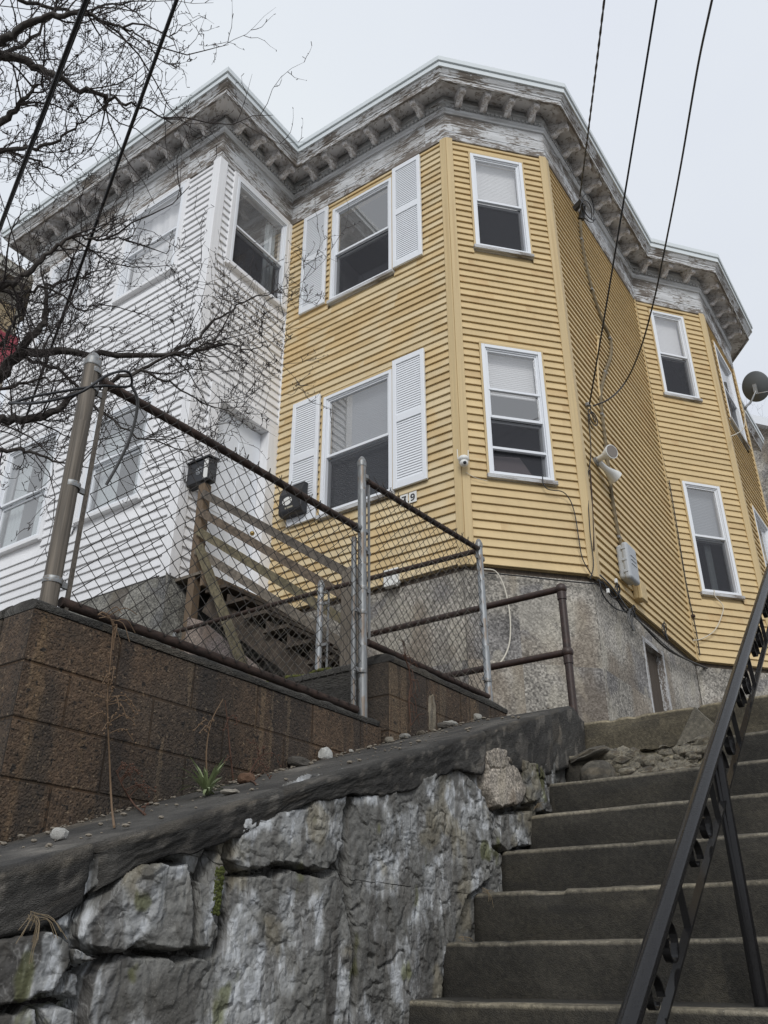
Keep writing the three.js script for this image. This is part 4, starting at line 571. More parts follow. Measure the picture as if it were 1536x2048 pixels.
{
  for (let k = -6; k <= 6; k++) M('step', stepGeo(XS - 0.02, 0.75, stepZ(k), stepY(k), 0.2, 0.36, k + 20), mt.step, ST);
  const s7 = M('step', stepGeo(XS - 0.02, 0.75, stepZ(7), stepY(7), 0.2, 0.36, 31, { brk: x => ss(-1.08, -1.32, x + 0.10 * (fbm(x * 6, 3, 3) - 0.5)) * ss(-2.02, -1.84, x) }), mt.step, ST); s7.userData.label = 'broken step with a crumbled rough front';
  const h = stepY(8) - stepY(7);
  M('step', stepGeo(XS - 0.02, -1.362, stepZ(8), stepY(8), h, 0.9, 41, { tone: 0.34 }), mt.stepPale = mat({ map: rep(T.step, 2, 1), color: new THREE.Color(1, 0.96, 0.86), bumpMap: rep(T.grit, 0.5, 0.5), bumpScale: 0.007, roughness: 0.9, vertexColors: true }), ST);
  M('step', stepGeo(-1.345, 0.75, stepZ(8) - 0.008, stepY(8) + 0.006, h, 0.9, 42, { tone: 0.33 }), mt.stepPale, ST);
  // triangular broken wedge in the top riser
  const tr = new THREE.Shape(); tr.moveTo(-1.50, stepY(7) + 0.012); tr.lineTo(-1.345, stepY(8) - 0.02); tr.lineTo(-1.18, stepY(7) + 0.03); const tg = new THREE.ExtrudeGeometry(tr, { depth: 0.03, bevelEnabled: true, bevelSize: 0.006, bevelThickness: 0.008, bevelSegments: 1 }); tg.translate(0, 0, stepZ(8) - 0.008); const tc = new Float32Array(tg.attributes.position.count * 3).fill(0.45); tg.setAttribute('color', new THREE.BufferAttribute(tc, 3)); M('broken_wedge', tg, mt.step, ST);
  M('base', (() => { const s = new THREE.Shape(); s.moveTo(0.9, -1.75); for (let k = -6; k <= 8; k++) { s.lineTo(-stepZ(k) + 0.1, k > -6 ? stepY(k - 1) - 0.03 : -1.7); s.lineTo(-stepZ(k) + 0.1, stepY(k) - 0.03); } s.lineTo(5.41, stepY(8) - 0.03); s.lineTo(5.41, -1.75); const g = new THREE.ExtrudeGeometry(s, { depth: 2.75, bevelEnabled: false }); g.rotateY(Math.PI / 2); g.translate(XS - 0.01, 0, 0); return g; })(), mt.gap, ST);
  { const R = rng(61), l = []; for (let k = 0; k < 150; k++) { const x = -1.98 + 0.80 * R(), t = R(), y = stepY(6) + 0.01 + t * 0.19, z = stepZ(7) - 0.05 - t * 0.05 + 0.03 * R(), edge = ss(-1.2, -1.36, x) * ss(-2.0, -1.86, x); if (R() > edge) continue; const g = lump(0.014 + 0.045 * R() * R(), 1.3, 0.7, 1, k, R() < 0.5 ? 0 : 1); g.rotateX(R() * 3); g.translate(x, y, z); l.push(g); }
    stuff(M('rubble', mg(l), mat({ map: rep(T.found, 0.6, 0.6), bumpMap: rep(T.grit, 0.3, 0.3), bumpScale: 0.008, color: new THREE.Color(1, 0.97, 0.86), roughness: 1 }), ST)); }
  // loose slab fragment and wedge at the broken step
  const sl = thing('slab_fragment', 'thin tilted slab fragment jutting over a dark hole at the broken step', 'stone'); const a = onZ(1178, 1512, -4.86); const g = lump(0.13, 1.0, 0.20, 0.8, 5, 3); g.rotateZ(0.24); g.translate(a.x, a.y, a.z - 0.02); const m = M('slab', g, mt.capPale = mat({ map: rep(T.coping, 1, 1), color: new THREE.Color(0.45, 0.43, 0.38), roughness: 0.9 }), sl);
  const rk = thing('rubble_piece', 'rounded grey rubble piece wedged under the slab fragment', 'stone'); const b = onZ(1196, 1545, -4.84), rg = lump(0.085, 1.1, 0.8, 0.8, 8, 3); rg.translate(b.x, b.y - 0.005, b.z); M('stone', rg, mt.capPale, rk);
}

// ---------- chain-link fences ----------
// P(s, y) maps fence coordinates to space; mesh wires zigzag vertically
function chain(P, nrm, L, y0, y1, seed, r = 0.0024) {
  const R = rng(seed), hx = 0.0435, list = [], n = Math.floor(L / hx), dy = 0.0435;
  for (let i = 0; i < n; i++) { const s0 = i * hx + hx * 0.5, pts = []; let y = y0 - R() * 0.004, k = i % 2 ? 0 : 1; const top = y1(s0) + 0.028; const b0 = (R() - 0.5) * 0.004;
    const bow = t => 0.012 * Math.sin(s0 * 2.1 + seed) * Math.sin(t * 3.1) ;
    while (y < top) { const s = s0 + (k % 2 ? hx * 0.5 : -hx * 0.5), d = (k % 2 ? 1 : -1) * r * 0.95; const p = P(s + b0 + 0.003 * (fbm(s * 9, y * 9 + seed, 2) - 0.5), y); p.addScaledVector(nrm, d + bow((y - y0))); pts.push(p); y += dy; k++; }
    // twisted barb at the top
    const e = pts[pts.length - 1].clone(); pts.push(e.clone().add(V(0, 0.018, 0)).addScaledVector(nrm, (R() - 0.5) * 0.02));
    list.push(tube(pts, r, 4, false)); }
  return mg(list); }
function roundPost(g, base, top, r, m, capR) { M('post', tube([base, top], r, 18), m, g); const p = [[0, 0.055], [0.4, 0.05], [0.75, 0.036], [1.0, 0.018], [1.12, 0.012], [1.12, -0.02], [1.02, -0.024]].map(q => new THREE.Vector2(q[0] * r, q[1])); const c = new THREE.LatheGeometry(p, 18); c.translate(top.x, top.y, top.z); M('post_cap', c, mt.galv, g); }
function band(g, c, r, dir, m = mt.galv) { const ring = new THREE.LatheGeometry([[1.0, -0.012], [1.12, -0.012], [1.12, 0.012], [1.0, 0.012]].map(q => new THREE.Vector2(q[0] * r, q[1])), 18); ring.translate(c.x, c.y, c.z); const t = bar(c.clone().addScaledVector(dir, r * 0.9), c.clone().addScaledVector(dir, r + 0.045), 0.012, 0.024); M('tension_band', mg([ring, t]), m, g); }
{
  const xa = XB - 0.036, zA = -1.775, zM = -3.79, zR = -5.24, D1 = V(0, 0, -1);
  const f = thing('chain_link_fence', 'nearest chain link fence panel with a thick weathered terminal post', 'fence', 'chain link fences');
  roundPost(f, V(xa, 1.12, zA), V(xa, 2.335, zA + 0.01), 0.034, mt.galvOld = mat({ map: rep(T.wood, 0.25, 0.9), color: new THREE.Color(0.74, 0.735, 0.735), metalness: 0.25, roughness: 0.6 }));
  for (const y of [1.30, 1.72, 2.20, 2.29]) band(f, V(xa, y, zA), 0.034, D1);
  M('tension_bar', bar(V(xa + 0.005, 1.18, zA - 0.075), V(xa + 0.005, 2.30, zA - 0.07), 0.016, 0.012, V(1, 0, 0)), mt.galvOld, f);
  M('top_rail', tube(smooth([V(xa, 2.27, zA - 0.05), V(xa - 0.005, 2.30, -2.4), V(xa, 2.315, -3.1), V(xa, 2.335, zM + 0.07)], 16), 0.021, 12), mt.rust, f);
  M('rail_end', tube([V(xa, 2.333, zM + 0.09), V(xa, 2.336, zM + 0.03)], 0.027, 12), mt.galv, f);
  M('bottom_rail', tube(smooth([V(xa, 1.232, zA - 0.05), V(xa, 1.236, -2.6), V(xa, 1.228, zM + 0.05)], 10), 0.021, 12), mt.rust, f);
  const P = (s, y) => V(xa + 0.026, y, zA - 0.08 - s);
  const me = stuff(M('wire_mesh', chain(P, V(1, 0, 0), 1.88, 1.235, s => 2.275 + 0.06 * s / 1.9, 3, 0.0028), mt.wire, f));
  const g2 = thing('chain_link_fence', 'smaller chain link fence panel between two galvanised posts, on the upper block wall', 'fence', 'chain link fences');
  roundPost(g2, V(xa + 0.01, 1.10, zM), V(xa + 0.01, 2.79, zM + 0.045), 0.026, mt.galv); M('side_pipe', tube([V(xa - 0.03, 1.2, zM + 0.035), V(xa - 0.03, 2.28, zM + 0.06)], 0.016, 8), mt.galv, g2);
  for (const [y, d] of [[1.45, 1], [1.95, -1], [1.80, 1], [2.20, -1], [2.32, 1], [2.70, -1]]) band(g2, V(xa + 0.01, y, zM + 0.02), 0.026, V(0, 0, d));
  M('tension_bar', bar(V(xa + 0.01, 1.66, zM - 0.05), V(xa + 0.01, 2.70, zM - 0.03), 0.014, 0.01, V(1, 0, 0)), mt.galv, g2);
  roundPost(g2, V(xa + 0.03, 1.5, zR), V(xa + 0.03, 2.79, zR + 0.03), 0.026, mt.galvBright);
  for (const y of [1.75, 2.15, 2.68]) band(g2, V(xa + 0.03, y, zR + 0.01), 0.026, V(0, 0, 1));
  M('top_rail', tube([V(xa + 0.01, 2.69, zM - 0.02), V(xa + 0.02, 2.72, -4.5), V(xa + 0.03, 2.755, zR + 0.03)], 0.02, 12), mt.rust, g2);
  M('bottom_rail', tube([V(xa + 0.01, 1.635, zM - 0.03), V(xa + 0.03, 1.635, zR + 0.02)], 0.02, 12), mt.rust, g2);
  stuff(M('wire_mesh', chain((s, y) => V(xa + 0.045, y, zM - 0.05 - s), V(1, 0, 0), 1.38, 1.63, s => 2.69 + 0.06 * s / 1.4, 9), mt.wire, g2));
  const g3 = thing('chain_link_fence', 'rear chain link fence with a short bright post in front of the wooden stairs', 'fence', 'chain link fences');
  const zz = zR + 0.0; M('top_rail', tube([V(xa - 0.0, 2.765, zz), V(-4.2, 2.79, zz), V(-6.08, 2.79, zz)], 0.02, 12), mt.rust, g3);
  roundPost(g3, V(-4.28, 1.5, zz + 0.02), V(-4.28, 2.83, zz + 0.02), 0.027, mt.galvBright); for (const y of [2.30, 2.66, 2.76]) band(g3, V(-4.28, y, zz + 0.02), 0.027, V(1, 0, 0));
  M('tension_bar', bar(V(-4.21, 1.62, zz), V(-4.21, 2.76, zz), 0.014, 0.01, V(0, 0, 1)), mt.galv, g3);
  stuff(M('wire_mesh', chain((s, y) => V(xa - 0.05 - s, y, zz + 0.025), V(0, 0, 1), 3.2, 1.6, s => 2.77, 15), mt.wireLight, g3));
  roundPost(g3, V(-6.06, 1.0, zz), V(-6.06, 2.76, zz), 0.022, mt.rust);
}
// ---------- pipe railing ----------
{
  const g = thing('pipe_railing', 'brown steel pipe railing with two rails in front of the grey foundation', 'railing'); const z = -5.85, x = -2.40; mt.railPaint = mat({ map: rep(T.rust, 0.3, 0.5), color: new THREE.Color(0.72, 0.66, 0.68), roughness: 0.5 });
  M('post', tube([V(x, 1.28, z), V(x, 2.57, z)], 0.03, 14), mt.railPaint, g);
  for (const y of [2.57, 2.06]) { M('rail', tube([V(x, y, z), V(-5.6, y, z)], 0.026, 14), mt.railPaint, g); const b = new THREE.SphereGeometry(0.045, 16, 10); b.translate(x, y, z); M('fitting', b, mt.railPaint, g); M('collar', tube([V(x, y - 0.09, z), V(x, y - 0.03, z)], 0.036, 14), mt.railPaint, g); }
  M('post', tube([V(-5.6, 1.5, z), V(-5.6, 2.6, z)], 0.03, 12), mt.railPaint, g);
}
// ---------- wooden porch stairs ----------
{
  const g = thing('porch_stairs', 'weathered open wooden stairs with slanted rails up to the white door', 'stairs'); const zf = -5.64, zb = -6.92;
  M('post', bxm(-6.37, -6.27, 1.1, 4.66, zf - 0.05, zf + 0.05, 0.006), mt.woodBrown, g);
  M('newel_post', (() => { const b = bxm(-4.33, -4.16, 1.56, 3.10, zf - 0.085, zf + 0.085, 0.012); return b; })(), mt.wood, g); M('newel_top', (() => { const c = new THREE.CylinderGeometry(0.05, 0.116, 0.05, 4, 1); c.rotateY(Math.PI / 4); c.translate(-4.245, 3.125, zf); return c; })(), mt.wood, g);
  const ms = [mt.woodDark2 = mat({ map: rep(T.wood, 0.4, 1.2), color: new THREE.Color(0.68, 0.68, 0.70), roughness: 0.9 }), mt.woodBrown2 = mat({ map: rep(T.wood, 0.4, 1.2), color: new THREE.Color(0.82, 0.74, 0.68), roughness: 0.9 }), mt.woodGreen, mt.wood];
  [4.52, 4.29, 4.06, 3.84].forEach((y, k) => M('rail', bar(V(-6.28, y, zf + 0.06), V(-4.30, y - 1.43, zf + 0.06), 0.03, 0.085), ms[k], g));
  M('brace', bar(V(-6.22, 3.86, zf + 0.085), V(-5.30, 2.15, zf + 0.085), 0.03, 0.10), mt.woodGreen, g);
  for (let k = 0; k < 3; k++) M('deck_board', bxm(-6.56 + k * 0.135, -6.56 + k * 0.135 + 0.128, 3.545, 3.578, zb, zf + 0.06), mt.wood, g);
  M('rim_joist', bxm(-6.16, -6.12, 3.40, 3.56, zb, zf + 0.07), mt.woodBrown, g);
  for (let k = 0; k < 9; k++) { const y = 3.36 - k * 0.2, x = -6.11 + k * 0.275; M('tread', bxm(x, x + 0.30, y - 0.035, y, zb, zf + 0.03), mt.woodDark, g); M('riser', bxm(x + 0.0, x + 0.02, y + 0.001, y + 0.10, zb, zf - 0.01), mt.woodDark, g); }
  for (const z of [zf - 0.06, zb + 0.06]) M('stringer', bar(V(-6.15, 3.25, z), V(-3.75, 1.52, z), 0.04, 0.20), mt.woodDark, g);
  const s = new THREE.Shape(); s.moveTo(-6.30, 1.1); s.lineTo(-6.30, 3.10); s.lineTo(-6.1, 3.02); s.lineTo(-4.86, 2.06); s.lineTo(-4.6, 1.5); s.lineTo(-4.6, 1.1); const sg = new THREE.ExtrudeGeometry(s, { depth: 0.05, bevelEnabled: false }); sg.translate(0, 0, zf + 0.005); M('side_skirt', sg, mat({ map: rep(T.found, 1.6, 1.6), bumpMap: rep(T.grain, 0.6, 0.6), bumpScale: 0.006, color: new THREE.Color(0.92, 0.80, 0.79), roughness: 0.95 }), g);
  const mb = thing('mailbox', 'black mailbox with a floral emblem on top of the porch stair post', 'mailbox'); const cx = -6.42, cy = 4.83;
  M('body', bxm(cx - 0.20, cx + 0.20, cy - 0.15, cy + 0.13, zf - 0.06, zf + 0.075, 0.012), mt.black, mb); const ld = bxm(cx - 0.215, cx + 0.215, -0.012, 0.012, -0.085, 0.085, 0.004); ld.rotateX(0.12); ld.translate(0, cy + 0.145, zf + 0.01); M('lid', ld, mt.black, mb);
  const em = []; for (let k = 0; k < 8; k++) { const a = k / 8 * Math.PI * 2, t = new THREE.TorusGeometry(0.016, 0.0025, 4, 12); t.translate(Math.cos(a) * 0.032, Math.sin(a) * 0.032, 0); em.push(t); } const t0 = new THREE.TorusGeometry(0.012, 0.0035, 4, 12); em.push(t0); const eg = mg(em); eg.translate(cx + 0.06, cy - 0.01, zf + 0.0775); M('emblem', eg, mt.plasticGrey, mb);
  M('paper', bxm(cx + 0.135, cx + 0.196, cy - 0.13, cy + 0.11, zf + 0.0755, zf + 0.079), mt.plasticWhite, mb);
}
// ---------- black iron handrail on the steps ----------
{
  const g = thing('iron_handrail', 'wet black wrought iron handrail with scrollwork standing on the concrete steps', 'railing'); const x = -0.80, ry = z => -0.105 + 0.705 * (-z - 2.09), by = z => ry(z) - mix(0.155, 0.19, cl((-z - 2.2) / 1.6));
  const P = (z, y, dx = 0) => V(x + dx, y, z);
  M('handrail', tube([-1.2, -2, -3, -4, -5, -5.9].map(z => P(z, ry(z))), 0.0255, 20), mt.iron, g);
  M('lower_bar', mg([[-1.2, -2.2], [-2.2, -3.0], [-3.0, -3.8], [-3.8, -5.9]].map(([a, b]) => bar(P(a, by(a)), P(b, by(b)), 0.022, 0.009))), mt.iron, g);
  const post = (z, yb, k) => { M('post', tube([P(z, yb), P(z + 0.02, ry(z + 0.02) - 0.05), P(z + 0.03, ry(z + 0.03) - 0.01)], 0.0225, 14), mt.iron, g); };
  post(-3.22, stepY(1) - 0.01); post(-2.05, stepY(-3) - 0.01); post(-5.2, stepY(8) - 0.01);
  // scrolls between rail and bar
  const scroll = (z, flip) => { const pts = [], c = (ry(z) + by(z)) / 2, r0 = (ry(z) - by(z)) * 0.36; const ex = V(0, 0.576, -0.817), ey = V(0, 0.817, 0.576); const n = 26;
    for (let i = 0; i <= n; i++) { const t = i / n, a = flip * (t * 5.6 - 0.6), r = r0 * (1 - 0.72 * t); pts.push(V(x, c, z).addScaledVector(ex, Math.cos(a) * r).addScaledVector(ey, Math.sin(a) * r)); }
    const L = []; for (let i = 0; i < n; i++) L.push(bar(pts[i], pts[i + 1].clone().addScaledVector(V().subVectors(pts[i + 1], pts[i]), 0.12), 0.02, 0.005, V(1, 0, 0).cross(V().subVectors(pts[i + 1], pts[i])).normalize())); return mg(L); };
  for (let k = 0; k < 8; k++) { const z = -1.75 - k * 0.50; for (const [d, fl] of [[0, 1], [0.16, -1]]) M('scroll', scroll(z - d, fl), mt.iron, g); M('spindle', bar(P(z - 0.30, ry(z - 0.30)), P(z - 0.34, by(z - 0.34)), 0.018, 0.007), mt.iron, g); }
}

// ---------- overhead wires ----------
const sag = (a, b, d, n = 30) => { const r = []; for (let i = 0; i <= n; i++) { const t = i / n, p = a.clone().lerp(b, t); p.y -= d * 4 * t * (1 - t); r.push(p); } return r; };
const twist = (pts, r, turns, k) => pts.map((p, i) => { const a = i / pts.length * turns * Math.PI * 2 + k * Math.PI; return p.clone().add(V(Math.cos(a) * r, Math.sin(a) * r, Math.cos(a) * r * 0.3)); });
function far(A, px, py, d, ext) { const q = at(px, py, d); return A.clone().lerp(q, ext); }
{
  const w1 = thing('overhead_wire', 'twisted overhead service wire ending at the cornice of the yellow house', 'wire');
  const A1 = onX(1160, 392, -2.70), B1 = far(A1, 1205, 0, 10.2, 2.6); for (const k of [0, 1]) M('strand', tube(twist(sag(A1, B1, 0.10, 110), 0.008, 26, k), 0.0085, 5), mt.cable, w1);
  M('clamp', bar(A1.clone().add(V(0.0, -0.06, -0.05)), A1.clone().add(V(-0.14, -0.10, -0.09)), 0.05, 0.09), mt.cable, w1);
  const lp = (c, r, s, ry) => { const p = []; for (let i = 0; i <= 24; i++) { const a = i / 24 * Math.PI * 2 * s; p.push(c.clone().add(V(0.04 * Math.sin(a * 1.3), Math.sin(a) * r, -Math.cos(a) * r * ry))); } return p; };
  M('drip_loop', tube(lp(onX(1178, 415, -2.68), 0.22, 0.9, 0.75), 0.008, 5), mt.cable, w1); M('drip_loop', tube(lp(onX(1174, 424, -2.66), 0.17, 1.0, 0.9), 0.007, 5), mt.cable, w1);
  const w2 = thing('overhead_wire', 'straight overhead wire running down to the hook on the yellow side wall', 'wire');
  const A2 = onX(1179, 808, -2.84), B2 = far(A2, 1306, 0, 8.6, 2.4); M('wire', tube(sag(A2, B2, 0.12, 40), 0.0095, 6), mt.cable, w2);
  const cl2 = A2.clone(); const curl = []; for (let i = 0; i <= 40; i++) { const a = i / 40 * Math.PI * 5; curl.push(cl2.clone().add(V(0.02 * Math.sin(a * 0.7), -0.10 + 0.10 * Math.cos(a) - 0.003 * i, 0.09 * Math.sin(a) - 0.05))); } M('coil', tube(curl, 0.006, 5), mt.cable, w2); M('hook', bx(0.05, 0.05, 0.05, A2.x - 0.025, A2.y, A2.z, 0.01), mt.galv, w2);
  const w3 = thing('overhead_wire', 'rightmost overhead wire, bending above the bay and sagging to the side wall', 'wire');
  const pts = [onX(1186, 812, -2.84), onX(1215, 800, -2.70), at(1250, 765, 11.4), at(1280, 700, 10.9), at(1308, 600, 10.4), at(1334, 475, 9.9), at(1360, 340, 9.3), at(1398, 120, 8.4), at(1424, 0, 7.9)]; const last = pts[8].clone().add(pts[8].clone().sub(pts[7]).multiplyScalar(6)); pts.push(last); M('wire', tube(smooth(pts, 70), 0.0095, 6), mt.cable, w3);
  const w4 = thing('utility_cable', 'thick black utility cable bundle crossing the top left corner of the sky', 'cable');
  const c0 = at(172, 0, 4.6), c1 = at(0, 452, 6.6); const dd = c1.clone().sub(c0); const a4 = c0.clone().addScaledVector(dd, -2.2), b4 = c0.clone().addScaledVector(dd, 3.0);
  for (const [r, dx, dy] of [[0.0125, 0, 0], [0.006, 0.014, -0.012], [0.005, -0.013, -0.008]]) M('cable', tube(sag(a4.clone().add(V(dx, dy, dx)), b4.clone().add(V(dx, dy, dx)), 0.05, 30), r, 8), mt.cable, w4);
  const w5 = thing('utility_cable', 'pair of black cables passing in front of the white wall', 'cable');
  const e0 = at(352, 0, 5.0), e1 = at(104, 690, 7.0); const ed = e1.clone().sub(e0), a5 = e0.clone().addScaledVector(ed, -1.8), b5 = e0.clone().addScaledVector(ed, 1.42);
  for (const [r, dx, dy] of [[0.010, 0, 0], [0.0065, -0.028, 0.012]]) M('cable', tube(sag(a5.clone().add(V(dx, dy, dx * 0.4)), b5, 0.03, 40), r, 8), mt.cable, w5);
  // slack line over the near fence post
  const w6 = thing('slack_cable', 'slack black cable looped over the rail of the nearest fence panel', 'cable');
  M('cable', tube(smooth([at(20, 808, 3.6), at(60, 795, 3.5), at(130, 782, 3.4), at(200, 772, 3.36), at(262, 770, 3.42), at(258, 745, 3.40), at(220, 748, 3.36), at(160, 785, 3.3), at(80, 805, 3.4), at(18, 806, 3.6)], 60), 0.0055, 6), mt.cable, w6);
  M('cable_end', tube(smooth([at(262, 768, 3.42), at(275, 800, 3.44), at(262, 870, 3.45), at(235, 930, 3.46), at(212, 970, 3.46)], 24), 0.006, 6), mt.cableGrey, w6);
}
// cables along the bottom of the siding
{
  const c = thing('cable_run', 'tangle of black cables along the bottom of the yellow siding', 'cable'); const R = rng(77);
  const L = (q, o, r, m, n = 40) => M('cable', tube(smooth(q.map(a => onX(a[0], a[1], -2.915 + o)), n), r, 5), m, c);
  L([[1196, 1160], [1225, 1185], [1250, 1222], [1268, 1230], [1290, 1255], [1330, 1295], [1380, 1322], [1425, 1342], [1470, 1356], [1536, 1362]], 0.05, 0.012, mt.cable);
  L([[1200, 1150], [1222, 1172], [1246, 1205], [1262, 1226], [1300, 1262], [1345, 1302], [1400, 1330], [1460, 1350]], 0.075, 0.009, mt.cableGrey);
  L([[1198, 1158], [1204, 1185], [1225, 1212], [1246, 1222], [1265, 1218]], 0.06, 0.008, mt.cable); L([[1205, 1162], [1225, 1195], [1240, 1180], [1232, 1165]], 0.08, 0.007, mt.cable);
  for (const [x, y, r] of [[1262, 1240, 0.11], [1236, 1182, 0.08], [1330, 1262, 0.10], [1268, 1222, 0.06]]) { const o = onX(x, y, -2.83), p = []; for (let i = 0; i <= 30; i++) { const a = i / 30 * Math.PI * 4.2; p.push(o.clone().add(V(0.015 * Math.sin(a * 1.7), Math.sin(a) * r * (1.1 + 0.1 * Math.sin(a * 0.6)), Math.cos(a) * r * 0.55))); } M('loop', tube(p, 0.006, 5), x === 1262 ? mt.cableGrey : mt.cable, c); }
  for (const s of [1216, 1232]) { const o = onX(s, s === 1216 ? 1182 : 1162, -2.82); M('splice', bx(0.03, 0.05, 0.03, o.x, o.y, o.z, 0.006), mt.plasticWhite, c); }
  L([[1180, 1158], [1187, 1130], [1180, 1060], [1176, 960], [1182, 900], [1176, 830]], 0.03, 0.006, mt.cable); L([[1188, 1100], [1184, 1000], [1180, 940]], 0.035, 0.009, mt.rust);
  const t = thing('thin_cable', 'thin black cable from the lower bay window down to the foundation', 'cable');
  const onC = (px, py, o = 0.045) => { const r = rayDir(px, py), a = wC.p(0, 0, o), n = V(0.743, 0, 0.669); return r.multiplyScalar((a.x * n.x + a.z * n.z) / (r.x * n.x + r.z * n.z)); };
  M('cable', tube(smooth([[1085, 952], [1087, 968], [1095, 978], [1126, 984], [1140, 1000], [1150, 1030], [1158, 1080], [1166, 1120], [1185, 1152]].map(q => onC(...q, 0.075)), 40), 0.006, 5), mt.cable, t);
  M('cable', tube(smooth([[976, 1146], [1040, 1152], [1110, 1160], [1170, 1166], [1196, 1168]].map(q => onC(...q, 0.02)), 20), 0.007, 5), mt.cable, t);
  const wc = thing('white_cable', 'white cable hanging down the grey foundation behind the fence post', 'cable'); M('cable', tube(smooth([[968, 1138], [990, 1142], [1005, 1165], [1016, 1205], [1021, 1250], [1018, 1290], [1005, 1320], [985, 1340]].map(q => onC(...q, 0.03)), 40), 0.008, 6), mt.cableWhite, wc);
  const cw = thing('camera_cable', 'short white cable from the dome camera to the bay window', 'cable'); M('cable', tube(smooth([[932, 945], [950, 955], [975, 962]].map(q => onC(...q, 0.05)), 10), 0.004, 5), mt.cableWhite, cw);
  const onD = (px, py, o = 0.04) => { const a = wD.p(0, 0, o), b = wD.p(1, 0, o), n = V(-(b.z - a.z), 0, b.x - a.x), r = rayDir(px, py); return r.multiplyScalar((a.x * n.x + a.z * n.z) / (r.x * n.x + r.z * n.z)); };
  const y2 = thing('cream_cable', 'cream cable drooping from the lower window of the far bay', 'cable'); M('cable', tube(smooth([[1428, 1180], [1430, 1192], [1446, 1212], [1442, 1235], [1428, 1262], [1402, 1278], [1386, 1281]].map(q => onD(...q, 0.07)), 30), 0.007, 5), mt.cableWhite, y2);
  const sd = thing('seam_cable', 'thin dark cable stapled down the inner corner of the far bay', 'cable'); M('cable', tube(smooth([[1338, 960], [1355, 1060], [1375, 1180], [1392, 1260], [1400, 1310]].map(q => onD(...q, 0.035)), 20), 0.007, 5), mt.cable, sd); M('staple', mg([[1386, 1232], [1382, 1280]].map(q => { const o = onD(...q, 0.04); return bx(0.05, 0.03, 0.05, o.x, o.y, o.z); })), mt.rust, sd);
  const dw = thing('dish_cable', 'pale cable sagging from the satellite dish to the bay window', 'cable'); M('cable', tube(smooth([V(-2.05, 9.0, -14.55), onX(1488, 855, -1.98), onX(1472, 868, -2.0), onX(1460, 873, -2.03)], 16), 0.007, 5), mt.cableWhite, dw);
}
// ---------- trees ----------
function wob(a, b, k, R, amt) { const r = []; const L = a.distanceTo(b); for (let i = 0; i <= k; i++) { const p = a.clone().lerp(b, i / k); if (i && i < k) p.add(V(R() - 0.5, R() - 0.5, R() - 0.5).multiplyScalar(L * amt)); r.push(p); } return r; }
function twigs(limb, r0, R, out, o) { // side shoots along a limb polyline
  const n = Math.round(o.den * limb.length);
  for (let q = 0; q < n; q++) {
    const f = 0.1 + 0.9 * R(), i = Math.min(limb.length - 2, Math.floor(f * (limb.length - 1))), p = limb[i].clone().lerp(limb[i + 1], R()), t = limb[i + 1].clone().sub(limb[i]).normalize();
    const d = V(R() - 0.5, R() - 0.42, R() - 0.5).normalize(); d.addScaledVector(t, -d.dot(t)).normalize().multiplyScalar(0.9).addScaledVector(t, 0.5 + R() * 0.5).normalize();
    const L = o.len * (0.35 + R()), r = Math.max(0.0024, Math.min(r0 * 0.5, o.r * (0.5 + 0.5 * R()))), pts = [p]; let c = p.clone(), dir = d.clone(); const k = 5;
    for (let j = 0; j < k; j++) { dir.add(V(R() - 0.5, R() - 0.40, R() - 0.5).multiplyScalar(0.75)).normalize(); c = c.clone().addScaledVector(dir, L / k); pts.push(c); }
    out.push(tube(pts, t => r * (1 - 0.7 * t), o.lv ? 4 : 5, false));
    if (o.lv < 2) twigs(pts, r, R, out, { den: [0.62, 0.45][o.lv], len: L * [0.55, 0.45][o.lv], r: Math.max(0.0022, r * 0.6), lv: o.lv + 1 });
    else for (let j = 1; j < pts.length; j += 2) { const b = pts[j]; out.push(tube([b, b.clone().add(V(R() - 0.5, R() - 0.2, R() - 0.5).multiplyScalar(0.035))], 0.0022, 4, false)); }
  } }
function tree(label, trunk, limbs, o) {
  const g = thing('bare_tree', label, 'tree', o.group); const R = rng(o.seed); const tw = [];
  M('trunk', tube(smooth(trunk, 20), t => mix(o.r0, o.r1, t), 12), mt.bark, g);
  for (const [pts, r] of limbs) { const s = smooth(pts, pts.length * 4).map((p, i) => i ? p.add(V(R() - 0.5, R() - 0.5, R() - 0.5).multiplyScalar(0.03)) : p); M('limb', tube(s, t => r * Math.pow(1 - 0.93 * t, 1.1) + 0.002, 8), mt.bark, g); twigs(s, r, R, tw, { den: o.den, len: o.len, r: Math.min(0.0075, r * 0.3), lv: 0 }); }
  stuff(M('twigs', mg(tw), mt.twig = mt.twig || mat({ color: rgb(62, 56, 54), roughness: 0.95 }), g)); return g; }
